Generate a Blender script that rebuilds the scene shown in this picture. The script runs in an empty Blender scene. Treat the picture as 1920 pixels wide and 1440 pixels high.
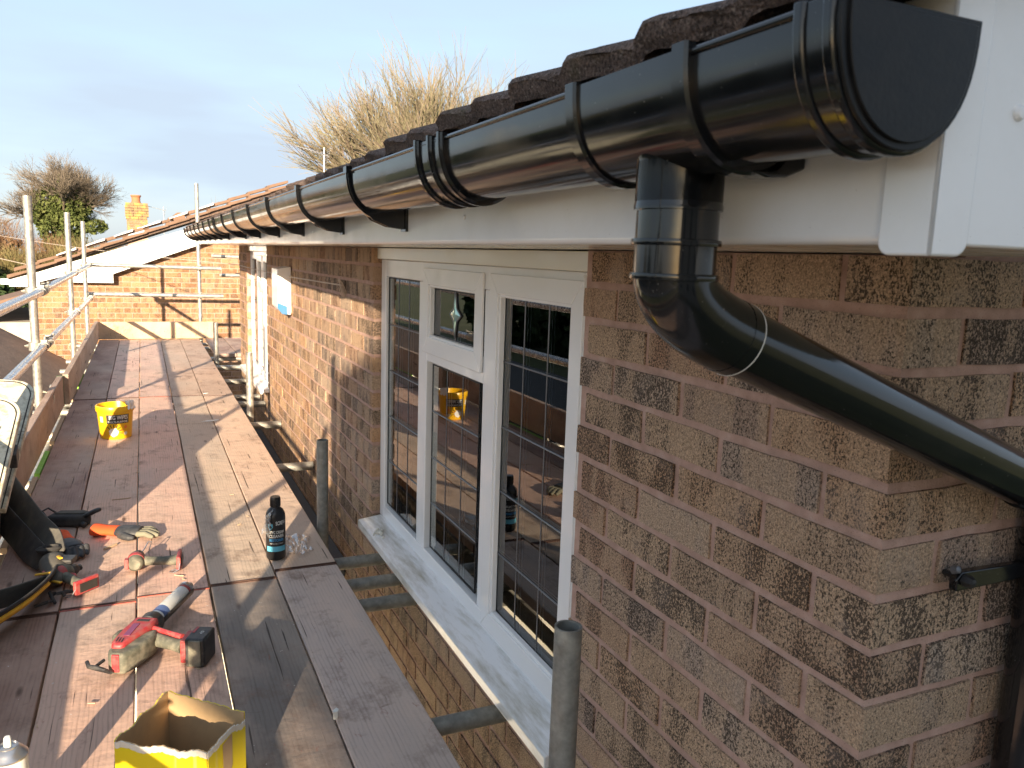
import bpy, math, random
from math import sin, cos, pi, radians, sqrt
from mathutils import Vector, Matrix, noise as mn

# ------------------------------------------------------------ camera, sky, sun
SC = bpy.context.scene
COL = SC.collection
cam_d = bpy.data.cameras.new('camera')
cam = bpy.data.objects.new('camera', cam_d)
COL.objects.link(cam)
cam_d.sensor_width = 36.0
cam_d.lens = 28.125
cam_d.clip_start = 0.02
cam_d.clip_end = 600
cam_d.dof.use_dof = True
cam_d.dof.focus_distance = 2.2
cam_d.dof.aperture_fstop = 15.0
_r = Vector((0.90912803, -0.41516644, 0.03351186))
_u = Vector((0.03522166, 0.15679804, 0.98700244))
_f = Vector((0.41502488, 0.89613124, -0.15717235))
cam.matrix_world = Matrix(((_r.x, _u.x, -_f.x, -0.855), (_r.y, _u.y, -_f.y, 0.0), (_r.z, _u.z, -_f.z, 1.16), (0, 0, 0, 1)))
SC.camera = cam

SUN_DIR = Vector((1.0, 2.4, -0.67)).normalized()          # the way the light travels
elev = math.asin(-SUN_DIR.z)
world = bpy.data.worlds.new('World')
SC.world = world
world.use_nodes = True
wn, wl = world.node_tree.nodes, world.node_tree.links
wn.clear()
w_out = wn.new('ShaderNodeOutputWorld')
w_bg = wn.new('ShaderNodeBackground')
w_sky = wn.new('ShaderNodeTexSky')
w_sky.sky_type = 'NISHITA'
w_sky.sun_disc = False
w_sky.sun_elevation = radians(14.5)
w_sky.sun_rotation = math.atan2(-SUN_DIR.x, -SUN_DIR.y)
w_sky.air_density = 1.0
w_sky.dust_density = 1.0
w_sky.ozone_density = 1.6
w_bg.inputs['Strength'].default_value = 0.098
# thin high cloud, as in the photograph, laid over the clear sky
w_tc = wn.new('ShaderNodeTexCoord')
w_map = wn.new('ShaderNodeMapping')
w_map.inputs['Scale'].default_value = (1.0, 1.0, 5.0)
w_map.inputs['Rotation'].default_value = (0.12, 0.25, 0.4)
w_noi = wn.new('ShaderNodeTexNoise')
w_noi.inputs['Scale'].default_value = 1.6
w_noi.inputs['Detail'].default_value = 5
w_noi.inputs['Roughness'].default_value = 0.5
w_rmp = wn.new('ShaderNodeValToRGB')
w_rmp.color_ramp.elements[0].position = 0.40
w_rmp.color_ramp.elements[0].color = (0, 0, 0, 1)
w_rmp.color_ramp.elements[1].position = 0.66
w_rmp.color_ramp.elements[1].color = (1, 1, 1, 1)
w_mul = wn.new('ShaderNodeMath'); w_mul.operation = 'MULTIPLY_ADD'
w_mul.inputs[1].default_value = 0.42
w_mul.inputs[2].default_value = 0.55
w_mix = wn.new('ShaderNodeMixRGB')
w_mix.inputs[2].default_value = (2.35, 2.80, 3.40, 1)
wl.new(w_tc.outputs['Generated'], w_map.inputs[0]); wl.new(w_map.outputs[0], w_noi.inputs['Vector'])
wl.new(w_noi.outputs['Fac'], w_rmp.inputs[0]); wl.new(w_rmp.outputs[0], w_mul.inputs[0])
wl.new(w_mul.outputs[0], w_mix.inputs[0]); wl.new(w_sky.outputs[0], w_mix.inputs[1])
wl.new(w_mix.outputs[0], w_bg.inputs['Color']); wl.new(w_bg.outputs[0], w_out.inputs['Surface'])

sun_d = bpy.data.lights.new('sun', 'SUN')
sun_d.energy = 5.0
sun_d.angle = radians(0.53)
sun_d.color = (1.0, 0.81, 0.58)
sun = bpy.data.objects.new('sun', sun_d)
COL.objects.link(sun)
sun.rotation_euler = SUN_DIR.to_track_quat('-Z', 'Y').to_euler()
sun.location = (-6, -14, 6)

SC.view_settings.view_transform = 'Standard'
SC.view_settings.look = 'None'
SC.view_settings.exposure = 1.50
SC.view_settings.gamma = 1.0
SC.view_settings.use_curve_mapping = False

# ------------------------------------------------------------ mesh helpers
R = random.Random(7)


class MB:
    """collects primitives, then links them as one mesh object"""
    def __init__(s):
        s.v = []; s.f = []; s.rnd = []
        s.cur = 0.5

    def add(s, vs, fs):
        o = len(s.v)
        s.v += [tuple(p) for p in vs]
        s.f += [tuple(i + o for i in f) for f in fs]
        s.rnd += [s.cur] * len(fs)

    def box(s, x0, x1, y0, y1, z0, z1):
        vs = [(x, y, z) for x in (x0, x1) for y in (y0, y1) for z in (z0, z1)]
        s.add(vs, [(0, 1, 3, 2), (4, 6, 7, 5), (0, 4, 5, 1), (2, 3, 7, 6), (0, 2, 6, 4), (1, 5, 7, 3)])
        return s

    def obox(s, c, ax, ay, az):
        c = Vector(c); ax = Vector(ax); ay = Vector(ay); az = Vector(az)
        vs = [c + ax * i + ay * j + az * k for i in (-1, 1) for j in (-1, 1) for k in (-1, 1)]
        s.add(vs, [(0, 1, 3, 2), (4, 6, 7, 5), (0, 4, 5, 1), (2, 3, 7, 6), (0, 2, 6, 4), (1, 5, 7, 3)])
        return s

    def tube(s, path, r, n=12, caps=True, sq=None):
        path = [Vector(p) for p in path]
        rs = r if isinstance(r, (list, tuple)) else [r] * len(path)
        d0 = (path[1] - path[0]).normalized()
        up = Vector((0, 0, 1)) if abs(d0.z) < 0.9 else Vector((1, 0, 0))
        a = d0.cross(up).normalized()
        vs = []; o = len(path)
        for i, p in enumerate(path):
            if i == 0: d = path[1] - path[0]
            elif i == o - 1: d = path[-1] - path[-2]
            else: d = (path[i + 1] - path[i]).normalized() + (path[i] - path[i - 1]).normalized()
            d = d.normalized()
            a = (a - d * a.dot(d)).normalized()
            b = d.cross(a)
            for k in range(n):
                t = 2 * pi * k / n
                ca, sa = cos(t), sin(t)
                if sq: ca *= sq[0]; sa *= sq[1]
                vs.append(p + a * (rs[i] * ca) + b * (rs[i] * sa))
        fs = [(i * n + k, i * n + (k + 1) % n, (i + 1) * n + (k + 1) % n, (i + 1) * n + k) for i in range(o - 1) for k in range(n)]
        if caps:
            fs.append(tuple(range(n - 1, -1, -1))); fs.append(tuple((o - 1) * n + k for k in range(n)))
        s.add(vs, fs)
        return s

    def pipe(s, a, b, ro, ri, n=24, cap_a=True, cap_b=True):
        """a hollow tube from a to b"""
        a = Vector(a); b = Vector(b); d = (b - a).normalized()
        up = Vector((0, 0, 1)) if abs(d.z) < 0.9 else Vector((1, 0, 0))
        e = d.cross(up).normalized(); g = d.cross(e)
        vs = []
        for p, r in ((a, ro), (b, ro), (b, ri), (a, ri)):
            for k in range(n):
                t = 2 * pi * k / n
                vs.append(p + e * (r * cos(t)) + g * (r * sin(t)))
        fs = []
        for q in range(4):
            if q == 3 and not cap_a: continue
            if q == 1 and not cap_b: continue
            q2 = (q + 1) % 4
            fs += [(q * n + k, q * n + (k + 1) % n, q2 * n + (k + 1) % n, q2 * n + k) for k in range(n)]
        s.add(vs, fs)
        return s

    def lathe(s, prof, c=(0, 0, 0), axis=(0, 0, 1), n=24, sx=1.0):
        c = Vector(c); d = Vector(axis).normalized()
        up = Vector((0, 0, 1)) if abs(d.z) < 0.9 else Vector((1, 0, 0))
        e = d.cross(up).normalized() if abs(d.z) < 0.9 else Vector((1, 0, 0))
        g = d.cross(e)
        vs = []
        for r, h in prof:
            for k in range(n):
                t = 2 * pi * k / n
                vs.append(c + d * h + e * (r * cos(t) * sx) + g * (r * sin(t)))
        m = len(prof)
        fs = [(i * n + k, i * n + (k + 1) % n, (i + 1) * n + (k + 1) % n, (i + 1) * n + k) for i in range(m - 1) for k in range(n)]
        if prof[0][0] > 1e-6: fs.append(tuple(range(n - 1, -1, -1)))
        if prof[-1][0] > 1e-6: fs.append(tuple((m - 1) * n + k for k in range(n)))
        s.add(vs, fs)
        return s

    def prism(s, poly, e, g, d, o=(0, 0, 0)):
        """poly (u,v) spanned by e,g at o, extruded by vector d"""
        o = Vector(o); e = Vector(e); g = Vector(g); d = Vector(d); n = len(poly)
        vs = [o + e * u + g * v for u, v in poly] + [o + e * u + g * v + d for u, v in poly]
        fs = [tuple(range(n - 1, -1, -1)), tuple(range(n, 2 * n))] + [(k, (k + 1) % n, n + (k + 1) % n, n + k) for k in range(n)]
        s.add(vs, fs)
        return s

    def grid(s, fn, nu, nv, close_u=False):
        vs = [fn(i / (nu if close_u else nu), j / nv) for j in range(nv + 1) for i in range(nu + (0 if close_u else 1))]
        w = nu if close_u else nu + 1
        fs = []
        for j in range(nv):
            for i in range(nu):
                i2 = (i + 1) % w
                fs.append((j * w + i, j * w + i2, (j + 1) * w + i2, (j + 1) * w + i))
        s.add(vs, fs)
        return s

    def sweep(s, prof, path_pts, closed_prof=False, caps=True):
        """prof: list of Vector rings already placed per step"""
        n = len(prof[0]); m = len(prof)
        vs = [p for ring in prof for p in ring]
        rng = range(n) if closed_prof else range(n - 1)
        fs = [(i * n + k, i * n + (k + 1) % n, (i + 1) * n + (k + 1) % n, (i + 1) * n + k) for i in range(m - 1) for k in rng]
        if caps and closed_prof:
            fs.append(tuple(range(n - 1, -1, -1))); fs.append(tuple((m - 1) * n + k for k in range(n)))
        s.add(vs, fs)
        return s

    def mesh(s, name, mat, smooth=35, fix=True):
        me = bpy.data.meshes.new(name)
        me.from_pydata([tuple(v) for v in s.v], [], s.f)
        at = me.attributes.new('rnd', 'FLOAT', 'FACE')
        at.data.foreach_set('value', s.rnd)
        if fix:
            import bmesh
            bm = bmesh.new(); bm.from_mesh(me)
            bmesh.ops.recalc_face_normals(bm, faces=bm.faces)
            bm.to_mesh(me); bm.free()
        me.materials.append(mat)
        if smooth:
            me.polygons.foreach_set('use_smooth', [True] * len(me.polygons))
            me.set_sharp_from_angle(angle=radians(smooth))
        me.update()
        return me

    def build(s, name, mat, parent=None, smooth=35, bevel=0, seg=2, sub=0, solid=0, fix=True, **kw):
        me = s.mesh(name, mat, smooth, fix)
        o = bpy.data.objects.new(name, me)
        COL.objects.link(o)
        if parent is not None: o.parent = parent
        if solid:
            m = o.modifiers.new('solid', 'SOLIDIFY'); m.thickness = solid; m.offset = 0
        if sub:
            m = o.modifiers.new('sub', 'SUBSURF'); m.levels = sub; m.render_levels = sub
        if bevel:
            m = o.modifiers.new('bevel', 'BEVEL'); m.width = bevel; m.segments = seg; m.limit_method = 'ANGLE'; m.angle_limit = radians(40)
            m.harden_normals = False
        tag(o, **kw)
        return o


def tag(o, label=None, cat=None, group=None, kind=None, col=None):
    if label: o['label'] = label
    if cat: o['category'] = cat
    if group: o['group'] = group
    if kind: o['kind'] = kind
    if col: o.color = (*col, 1)
    return o


def empty(name, label=None, cat=None, loc=(0, 0, 0), group=None, kind=None, parent=None):
    o = bpy.data.objects.new(name, None)
    COL.objects.link(o)
    o.location = loc
    o.empty_display_size = 0.1
    if parent is not None: o.parent = parent
    return tag(o, label, cat, group, kind)


def place(me, name, parent, loc=(0, 0, 0), rot=(0, 0, 0), scale=(1, 1, 1), **kw):
    o = bpy.data.objects.new(name, me)
    COL.objects.link(o)
    o.parent = parent; o.location = loc; o.rotation_euler = rot; o.scale = scale
    return tag(o, **kw)


def copy_tree(o, parent=None, **kw):
    c = o.copy(); COL.objects.link(c); c.parent = parent
    for ch in list(o.children): copy_tree(ch, c)
    return tag(c, **kw)


def smoothstep(a, b, x):
    t = max(0, min(1, (x - a) / (b - a))); return t * t * (3 - 2 * t)


def text_geo(body, size, fn, mat, name, parent, width=None, depth=0.0, bold=0.0):
    """flat lettering, each vertex sent through fn(x, y) to its place; centred on 0,0"""
    cu = bpy.data.curves.new('txt', 'FONT'); cu.body = body; cu.size = size
    cu.align_x = 'CENTER'; cu.align_y = 'CENTER'; cu.resolution_u = 3; cu.offset = bold
    to = bpy.data.objects.new('txt', cu); COL.objects.link(to)
    bpy.context.view_layer.update()
    dg = bpy.context.evaluated_depsgraph_get()
    me = bpy.data.meshes.new_from_object(to.evaluated_get(dg))
    bpy.data.objects.remove(to); bpy.data.curves.remove(cu)
    xs = [v.co.x for v in me.vertices]
    k = 1.0
    if width and xs: k = width / (max(xs) - min(xs))
    for v in me.vertices:
        v.co = fn(v.co.x * k, v.co.y)
    me.name = name
    me.materials.clear(); me.materials.append(mat)
    o = bpy.data.objects.new(name, me); COL.objects.link(o); o.parent = parent
    return o


# ------------------------------------------------------------ materials
class NT:
    def __init__(s, name):
        s.m = bpy.data.materials.new(name); s.m.use_nodes = True
        s.n = s.m.node_tree.nodes; s.l = s.m.node_tree.links
        s.b = s.n['Principled BSDF']

    def link(s, a, b): s.l.new(a, b)

    def geo(s, scale=(1, 1, 1), rot=(0, 0, 0), coord='world'):
        if coord == 'world': src = s.n.new('ShaderNodeNewGeometry').outputs['Position']
        else: src = s.n.new('ShaderNodeTexCoord').outputs['Object']
        m = s.n.new('ShaderNodeMapping'); m.inputs['Scale'].default_value = scale; m.inputs['Rotation'].default_value = rot
        s.link(src, m.inputs[0]); return m.outputs[0]

    def noise(s, vec, scale, detail=4, rough=0.55, dist=0.0):
        n = s.n.new('ShaderNodeTexNoise'); n.inputs['Scale'].default_value = scale; n.inputs['Detail'].default_value = detail
        n.inputs['Roughness'].default_value = rough; n.inputs['Distortion'].default_value = dist
        s.link(vec, n.inputs['Vector']); return n.outputs['Fac']

    def ramp(s, fac, stops, interp='LINEAR'):
        r = s.n.new('ShaderNodeValToRGB'); e = r.color_ramp.elements; r.color_ramp.interpolation = interp
        while len(e) < len(stops): e.new(0.5)
        for i, (p, c) in enumerate(stops):
            e[i].position = p
            e[i].color = (c, c, c, 1) if isinstance(c, (int, float)) else (*c, 1)
        s.link(fac, r.inputs[0]); return r.outputs[0]

    def mix(s, fac, a, b, mode='MIX'):
        m = s.n.new('ShaderNodeMixRGB'); m.blend_type = mode
        for i, x in ((0, fac), (1, a), (2, b)):
            if isinstance(x, (int, float)): m.inputs[i].default_value = x if i == 0 else (x, x, x, 1)
            elif isinstance(x, tuple): m.inputs[i].default_value = (*x, 1)
            else: s.link(x, m.inputs[i])
        return m.outputs[0]

    def math(s, op, a, b=0.0, c=None):
        m = s.n.new('ShaderNodeMath'); m.operation = op
        for i, x in enumerate((a, b) if c is None else (a, b, c)):
            if isinstance(x, (int, float)): m.inputs[i].default_value = x
            else: s.link(x, m.inputs[i])
        return m.outputs[0]

    def bump(s, h, strength=0.5, dist=0.002, prev=None):
        b = s.n.new('ShaderNodeBump'); b.inputs['Strength'].default_value = strength; b.inputs['Distance'].default_value = dist
        s.link(h, b.inputs['Height'])
        if prev is not None: s.link(prev, b.inputs['Normal'])
        return b.outputs[0]

    def set(s, col=None, rough=None, metal=None, spec=None, normal=None, coat=None, trans=None, ior=None, coat_rough=None, sheen=None):
        def put(k, x):
            i = s.b.inputs[k]
            if x is None: return
            if isinstance(x, (int, float)): i.default_value = x
            elif isinstance(x, tuple): i.default_value = (*x, 1)
            else: s.link(x, i)
        put('Base Color', col); put('Roughness', rough); put('Metallic', metal); put('Specular IOR Level', spec)
        put('Normal', normal); put('Coat Weight', coat); put('Transmission Weight', trans); put('IOR', ior); put('Coat Roughness', coat_rough)
        put('Sheen Weight', sheen)
        return s.m


def plain(name, col, rough=0.5, metal=0.0, dirt=0.25, dirt_col=(0.12, 0.10, 0.08), dscale=25, bump=0.1, bscale=120, coat=None, spec=None, bdist=0.001):
    t = NT(name); v = t.geo(coord='object')
    n = t.noise(v, dscale, 5, 0.6)
    f = t.ramp(n, [(0.42, 0.0), (0.75, dirt)])
    c = t.mix(f, col, dirt_col)
    nb = t.bump(t.noise(v, bscale, 3), bump, bdist)
    rr = t.math('MULTIPLY_ADD', n, 0.25, rough - 0.10)
    return t.set(c, rr, metal, normal=nb, coat=coat, spec=spec)


def mk_brick(name, attr=False, tint=(1, 1, 1), speck=1.0):
    t = NT(name)
    tn = lambda r_, g_, b_: (r_ * tint[0], g_ * tint[1], b_ * tint[2])
    if attr:
        a = t.n.new('ShaderNodeAttribute'); a.attribute_name = 'rnd'; rnd = a.outputs['Fac']
    else:
        rnd = t.n.new('ShaderNodeObjectInfo').outputs['Random']
    v = t.geo(); vs = t.geo((1, 1, 0.35))
    base = t.ramp(rnd, [(0.0, tn(0.44, 0.335, 0.24)), (0.13, tn(0.40, 0.28, 0.195)), (0.28, tn(0.50, 0.385, 0.275)), (0.40, tn(0.42, 0.345, 0.285)),
                        (0.52, tn(0.42, 0.28, 0.195)), (0.64, tn(0.37, 0.29, 0.235)), (0.76, tn(0.48, 0.335, 0.22)), (0.88, tn(0.47, 0.39, 0.315))], 'CONSTANT')
    # kiss marks and firing bands that run down the face
    off = t.math('MULTIPLY', rnd, 37.0)
    comb = t.n.new('ShaderNodeVectorMath'); comb.operation = 'ADD'; t.link(vs, comb.inputs[0])
    cx = t.n.new('ShaderNodeCombineXYZ'); t.link(off, cx.inputs[0]); t.link(off, cx.inputs[1]); t.link(cx.outputs[0], comb.inputs[1])
    band = t.noise(comb.outputs[0], 17, 2, 0.4)
    bandf = t.ramp(band, [(0.44, 0.0), (0.53, 1.0)])
    base2 = t.mix(t.math('MULTIPLY', bandf, 0.55), base, tn(0.52, 0.40, 0.285))
    # black manganese speckle, deepened to put pit shade into the colour, thick in bands
    sp = t.noise(t.geo((1, 1, 0.72)), 290, 2, 0.7)
    thr = t.math('MULTIPLY_ADD', bandf, 0.085, 0.425)
    thr2 = t.math('MULTIPLY_ADD', t.math('FRACT', t.math('MULTIPLY', rnd, 13.7)), 0.12, thr)
    d = t.math('SUBTRACT', sp, thr2)
    spk = t.math('MINIMUM', t.math('MAXIMUM', t.math('MULTIPLY', d, 20.0), 0.0), 0.88 * speck)
    c = t.mix(spk, base2, (0.045, 0.034, 0.027))
    lt = t.ramp(t.noise(v, 420, 2), [(0.60, 0.0), (0.72, 0.55)])
    c = t.mix(lt, c, (0.50, 0.43, 0.34))
    c = t.mix(1.0, c, t.ramp(t.noise(v, 330, 3, 0.7), [(0.36, 0.55), (0.64, 1.45)]), 'MULTIPLY')
    stain = t.ramp(t.noise(v, 9, 4), [(0.55, 0.0), (0.75, 0.35)])
    c = t.mix(stain, c, (0.36, 0.30, 0.27))
    h1 = t.noise(t.geo((1, 1, 0.4)), 190, 4, 0.65)
    h2 = t.noise(v, 620, 2)
    b = t.bump(h2, 0.5, 0.0012, t.bump(h1, 1.0, 0.0075))
    return t.set(c, 0.93, normal=b, spec=0.2)


def mk_mortar():
    t = NT('mortar'); v = t.geo()
    c = t.ramp(t.noise(v, 30, 5), [(0.3, (0.40, 0.26, 0.21)), (0.55, (0.49, 0.325, 0.265)), (0.8, (0.55, 0.40, 0.34))])
    c = t.mix(t.ramp(t.noise(v, 500, 2), [(0.62, 0.0), (0.7, 0.5)]), c, (0.12, 0.09, 0.07))
    b = t.bump(t.noise(v, 450, 3), 0.7, 0.0015, t.bump(t.noise(v, 60, 3), 0.6, 0.003))
    return t.set(c, 0.95, normal=b, spec=0.15)


def mk_board():
    """scaffold board: object colour gives each board's own tint"""
    t = NT('weathered_board')
    tint = t.n.new('ShaderNodeObjectInfo'); col = tint.outputs['Color']; rnd = tint.outputs['Random']
    off = t.math('MULTIPLY', rnd, 50.0)
    cx = t.n.new('ShaderNodeCombineXYZ'); t.link(off, cx.inputs[0]); t.link(off, cx.inputs[1]); t.link(off, cx.inputs[2])
    ad = t.n.new('ShaderNodeVectorMath'); ad.operation = 'ADD'
    t.link(t.n.new('ShaderNodeNewGeometry').outputs['Position'], ad.inputs[0]); t.link(cx.outputs[0], ad.inputs[1])
    def sc(s):
        m = t.n.new('ShaderNodeMapping'); m.inputs['Scale'].default_value = s; t.link(ad.outputs[0], m.inputs[0]); return m.outputs[0]
    warp = t.noise(sc((3, 1.2, 3)), 2.0, 3)
    g = t.n.new('ShaderNodeTexWave'); g.wave_type = 'BANDS'; g.bands_direction = 'X'
    g.inputs['Scale'].default_value = 28; g.inputs['Distortion'].default_value = 7.0; g.inputs['Detail'].default_value = 3; g.inputs['Detail Scale'].default_value = 0.6
    t.link(sc((1, 0.22, 0.3)), g.inputs['Vector'])
    fine = t.noise(sc((170, 6, 60)), 1.0, 5, 0.65)
    grain = t.mix(0.78, g.outputs['Fac'], fine)
    c = t.mix(t.ramp(grain, [(0.30, 0.42), (0.50, 0.0)]), col, t.mix(0.65, col, (0.03, 0.02, 0.016), 'MIX'))
    # washed pale areas and pinkish rubbed paint
    c = t.mix(t.ramp(t.noise(sc((4, 1.6, 4)), 1.4, 5, 0.62), [(0.40, 0.0), (0.66, 0.7)]), c, t.mix(0.45, col, (0.78, 0.57, 0.44)))
    # dark weather stains and cross scuffs
    c = t.mix(t.ramp(t.noise(sc((5, 3.5, 5)), 1.7, 6, 0.7), [(0.53, 0.0), (0.70, 0.66)]), c, (0.15, 0.09, 0.065))
    c = t.mix(t.ramp(t.noise(sc((5, 26, 5)), 1.1, 5, 0.72, 1.2), [(0.64, 0.0), (0.74, 0.55)]), c, (0.10, 0.06, 0.045))
    c = t.mix(t.ramp(t.noise(sc((26, 10, 10)), 1.6, 4, 0.7, 0.6), [(0.64, 0.0), (0.72, 0.55)]), c, (0.27, 0.10, 0.075))
    vor = t.n.new('ShaderNodeTexVoronoi'); vor.inputs['Scale'].default_value = 1.0; t.link(sc((7.5, 2.1, 3)), vor.inputs['Vector'])
    c = t.mix(t.ramp(vor.outputs['Distance'], [(0.045, 0.85), (0.085, 0.0)]), c, (0.09, 0.05, 0.035))
    c = t.mix(t.ramp(t.noise(sc((2.2, 0.9, 2)), 1.3, 3, 0.5), [(0.45, 0.0), (0.62, 0.42)]), c, (0.44, 0.37, 0.31))
    # pale plaster / sealant flecks
    c = t.mix(t.ramp(t.noise(sc((60, 40, 40)), 1.0, 2), [(0.735, 0.0), (0.755, 0.8)]), c, (0.62, 0.57, 0.52))
    # drying cracks
    crack = t.ramp(t.noise(sc((95, 2.2, 20)), 1.0, 3, 0.5, 0.3), [(0.675, 0.0), (0.70, 1.0)])
    c = t.mix(t.math('MULTIPLY', crack, 0.8), c, (0.03, 0.02, 0.015))
    h = t.math('ADD', t.math('MULTIPLY', grain, 0.6), t.math('MULTIPLY', crack, -0.8))
    b = t.bump(h, 0.55, 0.0013, t.bump(t.noise(sc((8, 14, 8)), 1.5, 5), 0.7, 0.006))
    r = t.math('MULTIPLY_ADD', t.noise(sc((6, 4, 6)), 2, 4), 0.35, 0.55)
    return t.set(c, r, normal=b, spec=0.3)


def mk_galv(name, base=(0.50, 0.50, 0.48), rough=0.42, metal=0.65, rust=0.3, cement=0.4):
    t = NT(name); v = t.geo()
    c = t.ramp(t.noise(v, 35, 5, 0.6), [(0.3, tuple(x * 0.62 for x in base)), (0.6, base), (0.8, tuple(min(1, x * 1.25) for x in base))])
    c = t.mix(t.ramp(t.noise(v, 14, 6, 0.7), [(0.55, 0.0), (0.66, cement)]), c, (0.52, 0.48, 0.38))
    c = t.mix(t.ramp(t.noise(v, 22, 6, 0.75), [(0.66, 0.0), (0.74, rust)]), c, (0.22, 0.10, 0.05))
    m = t.ramp(t.noise(v, 14, 6, 0.7), [(0.5, metal), (0.66, metal * 0.3)])
    r = t.ramp(t.noise(v, 60, 3), [(0.3, rough - 0.1), (0.7, rough + 0.18)])
    return t.set(c, r, m, normal=t.bump(t.noise(v, 260, 3), 0.25, 0.0008))


def mk_upvc_black():
    t = NT('black_plastic'); v = t.geo()
    dust = t.ramp(t.noise(v, 380, 2), [(0.74, 0.0), (0.77, 0.5)])
    c = t.mix(dust, (0.007, 0.0075, 0.009), (0.45, 0.42, 0.38))
    c = t.mix(t.ramp(t.noise(v, 8, 5), [(0.5, 0.0), (0.8, 0.06)]), c, (0.3, 0.28, 0.25))
    r = t.ramp(t.noise(v, 14, 5), [(0.35, 0.085), (0.7, 0.20)])
    b = t.bump(t.noise(t.geo((1, 0.12, 1)), 45, 2), 0.10, 0.0012)
    return t.set(c, r, spec=0.6, normal=b)


def mk_upvc_white(name='white_plastic', grime=0.35, gcol=(0.42, 0.40, 0.34), base=(0.85, 0.86, 0.87), stretch=(1, 1, 1)):
    t = NT(name); v = t.geo(stretch)
    c = t.mix(t.ramp(t.noise(v, 11, 6, 0.68), [(0.45, 0.0), (0.85, grime)]), base, gcol)
    c = t.mix(t.ramp(t.noise(v, 240, 2), [(0.74, 0.0), (0.77, 0.4)]), c, (0.3, 0.27, 0.22))
    r = t.ramp(t.noise(v, 16, 4), [(0.35, 0.10), (0.7, 0.26)])
    return t.set(c, r, spec=0.5, normal=t.bump(t.noise(v, 18, 2), 0.06, 0.002))


def mk_glass():
    t = NT('window_glass')
    t.n.remove(t.b)
    tr = t.n.new('ShaderNodeBsdfTransparent'); tr.inputs[0].default_value = (0.90, 0.93, 0.92, 1)
    gl = t.n.new('ShaderNodeBsdfGlossy'); gl.inputs['Roughness'].default_value = 0.006; gl.inputs['Color'].default_value = (1, 1, 1, 1)
    fr = t.n.new('ShaderNodeFresnel'); fr.inputs['IOR'].default_value = 2.05
    mx = t.n.new('ShaderNodeMixShader')
    t.link(fr.outputs[0], mx.inputs[0]); t.link(tr.outputs[0], mx.inputs[1]); t.link(gl.outputs[0], mx.inputs[2])
    t.link(mx.outputs[0], t.n['Material Output'].inputs[0])
    return t.m


def mk_tile():
    t = NT('concrete_tile'); v = t.geo()
    c = t.ramp(t.noise(v, 26, 6, 0.7), [(0.3, (0.10, 0.072, 0.06)), (0.5, (0.17, 0.118, 0.097)), (0.72, (0.26, 0.18, 0.145))])
    c = t.mix(t.ramp(t.noise(v, 260, 3), [(0.58, 0.0), (0.70, 0.7)]), c, (0.42, 0.33, 0.27))
    c = t.mix(1.0, c, t.ramp(t.noise(v, 300, 3, 0.75), [(0.38, 0.45), (0.62, 1.5)]), 'MULTIPLY')
    c = t.mix(t.ramp(t.noise(v, 12, 5), [(0.6, 0.0), (0.75, 0.4)]), c, (0.17, 0.15, 0.08))
    b = t.bump(t.noise(v, 330, 3, 0.7), 1.0, 0.008, t.bump(t.noise(v, 120, 4), 1.0, 0.006))
    return t.set(c, 0.9, normal=b, spec=0.2)


def mk_leafy(name, cols, scale=1.5, rough=0.8):
    t = NT(name)
    a = t.n.new('ShaderNodeAttribute'); a.attribute_name = 'rnd'
    c = t.ramp(a.outputs['Fac'], [(i / (len(cols) - 1), x) for i, x in enumerate(cols)])
    c = t.mix(t.ramp(t.noise(t.geo(), scale, 3), [(0.35, 0.0), (0.7, 0.5)]), c, tuple(x * 0.5 for x in cols[0]))
    return t.set(c, rough, spec=0.2)


M = {}
M['brick'] = mk_brick('brick_face', False, (0.93, 0.86, 0.82)); M['brick_far'] = mk_brick('sun_warmed_brick_face', True, (1.02, 0.86, 0.72)); M['brick_sun_orange'] = mk_brick('sun_orange_brick_face', True, (0.82, 0.62, 0.46), 0.8); M['mortar'] = mk_mortar()  # warmer tints of the far bricks put the warm sunlight into their colour
M['board'] = mk_board(); M['galv'] = mk_galv('galvanised_tube', (0.46, 0.45, 0.41)); M['galv_old'] = mk_galv('old_tube', (0.30, 0.31, 0.29), 0.5, 0.45, 0.35, 0.2)
M['rail'] = mk_galv('bright_rail', (0.60, 0.61, 0.64), 0.24, 0.9, 0.12, 0.15)
M['coupler'] = mk_galv('coupler_steel', (0.50, 0.48, 0.42), 0.45, 0.7, 0.4, 0.4)
M['black'] = mk_upvc_black(); M['white'] = mk_upvc_white(grime=0.12); M['cap'] = plain('dull_black_plastic', (0.008, 0.008, 0.009), 0.42, dirt=0.05, dirt_col=(0.3, 0.28, 0.25), dscale=30, spec=0.25, bump=0.15, bscale=300)
M['sillw'] = mk_upvc_white('grimy_sill', 1.0, (0.30, 0.27, 0.17), stretch=(2.2, 0.35, 1))
M['framew'] = mk_upvc_white('window_frame_plastic', 0.04, base=(0.86, 0.86, 0.86)); M['cream'] = mk_upvc_white('cream_painted_board', 0.08, (0.6, 0.56, 0.42), (0.80, 0.78, 0.68))
M['glass'] = mk_glass(); M['tile'] = mk_tile()
M['lead'] = plain('lead_came', (0.16, 0.165, 0.18), 0.42, 0.5, 0.3, dscale=60)
M['gasket'] = plain('rubber_gasket', (0.012, 0.012, 0.013), 0.5, dirt=0.1)
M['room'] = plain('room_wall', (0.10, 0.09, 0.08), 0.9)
M['slate'] = plain('bitumen_roof', (0.075, 0.085, 0.10), 0.75, 0, 0.5, (0.16, 0.15, 0.14), 5, 0.6, 60, bdist=0.004)
M['sealant'] = plain('white_sealant', (0.78, 0.77, 0.74), 0.45, dirt=0.15)
M['beadglass'] = plain('bevelled_glass', (0.42, 0.62, 0.58), 0.08, 0.6, 0.0, bump=0)

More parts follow.
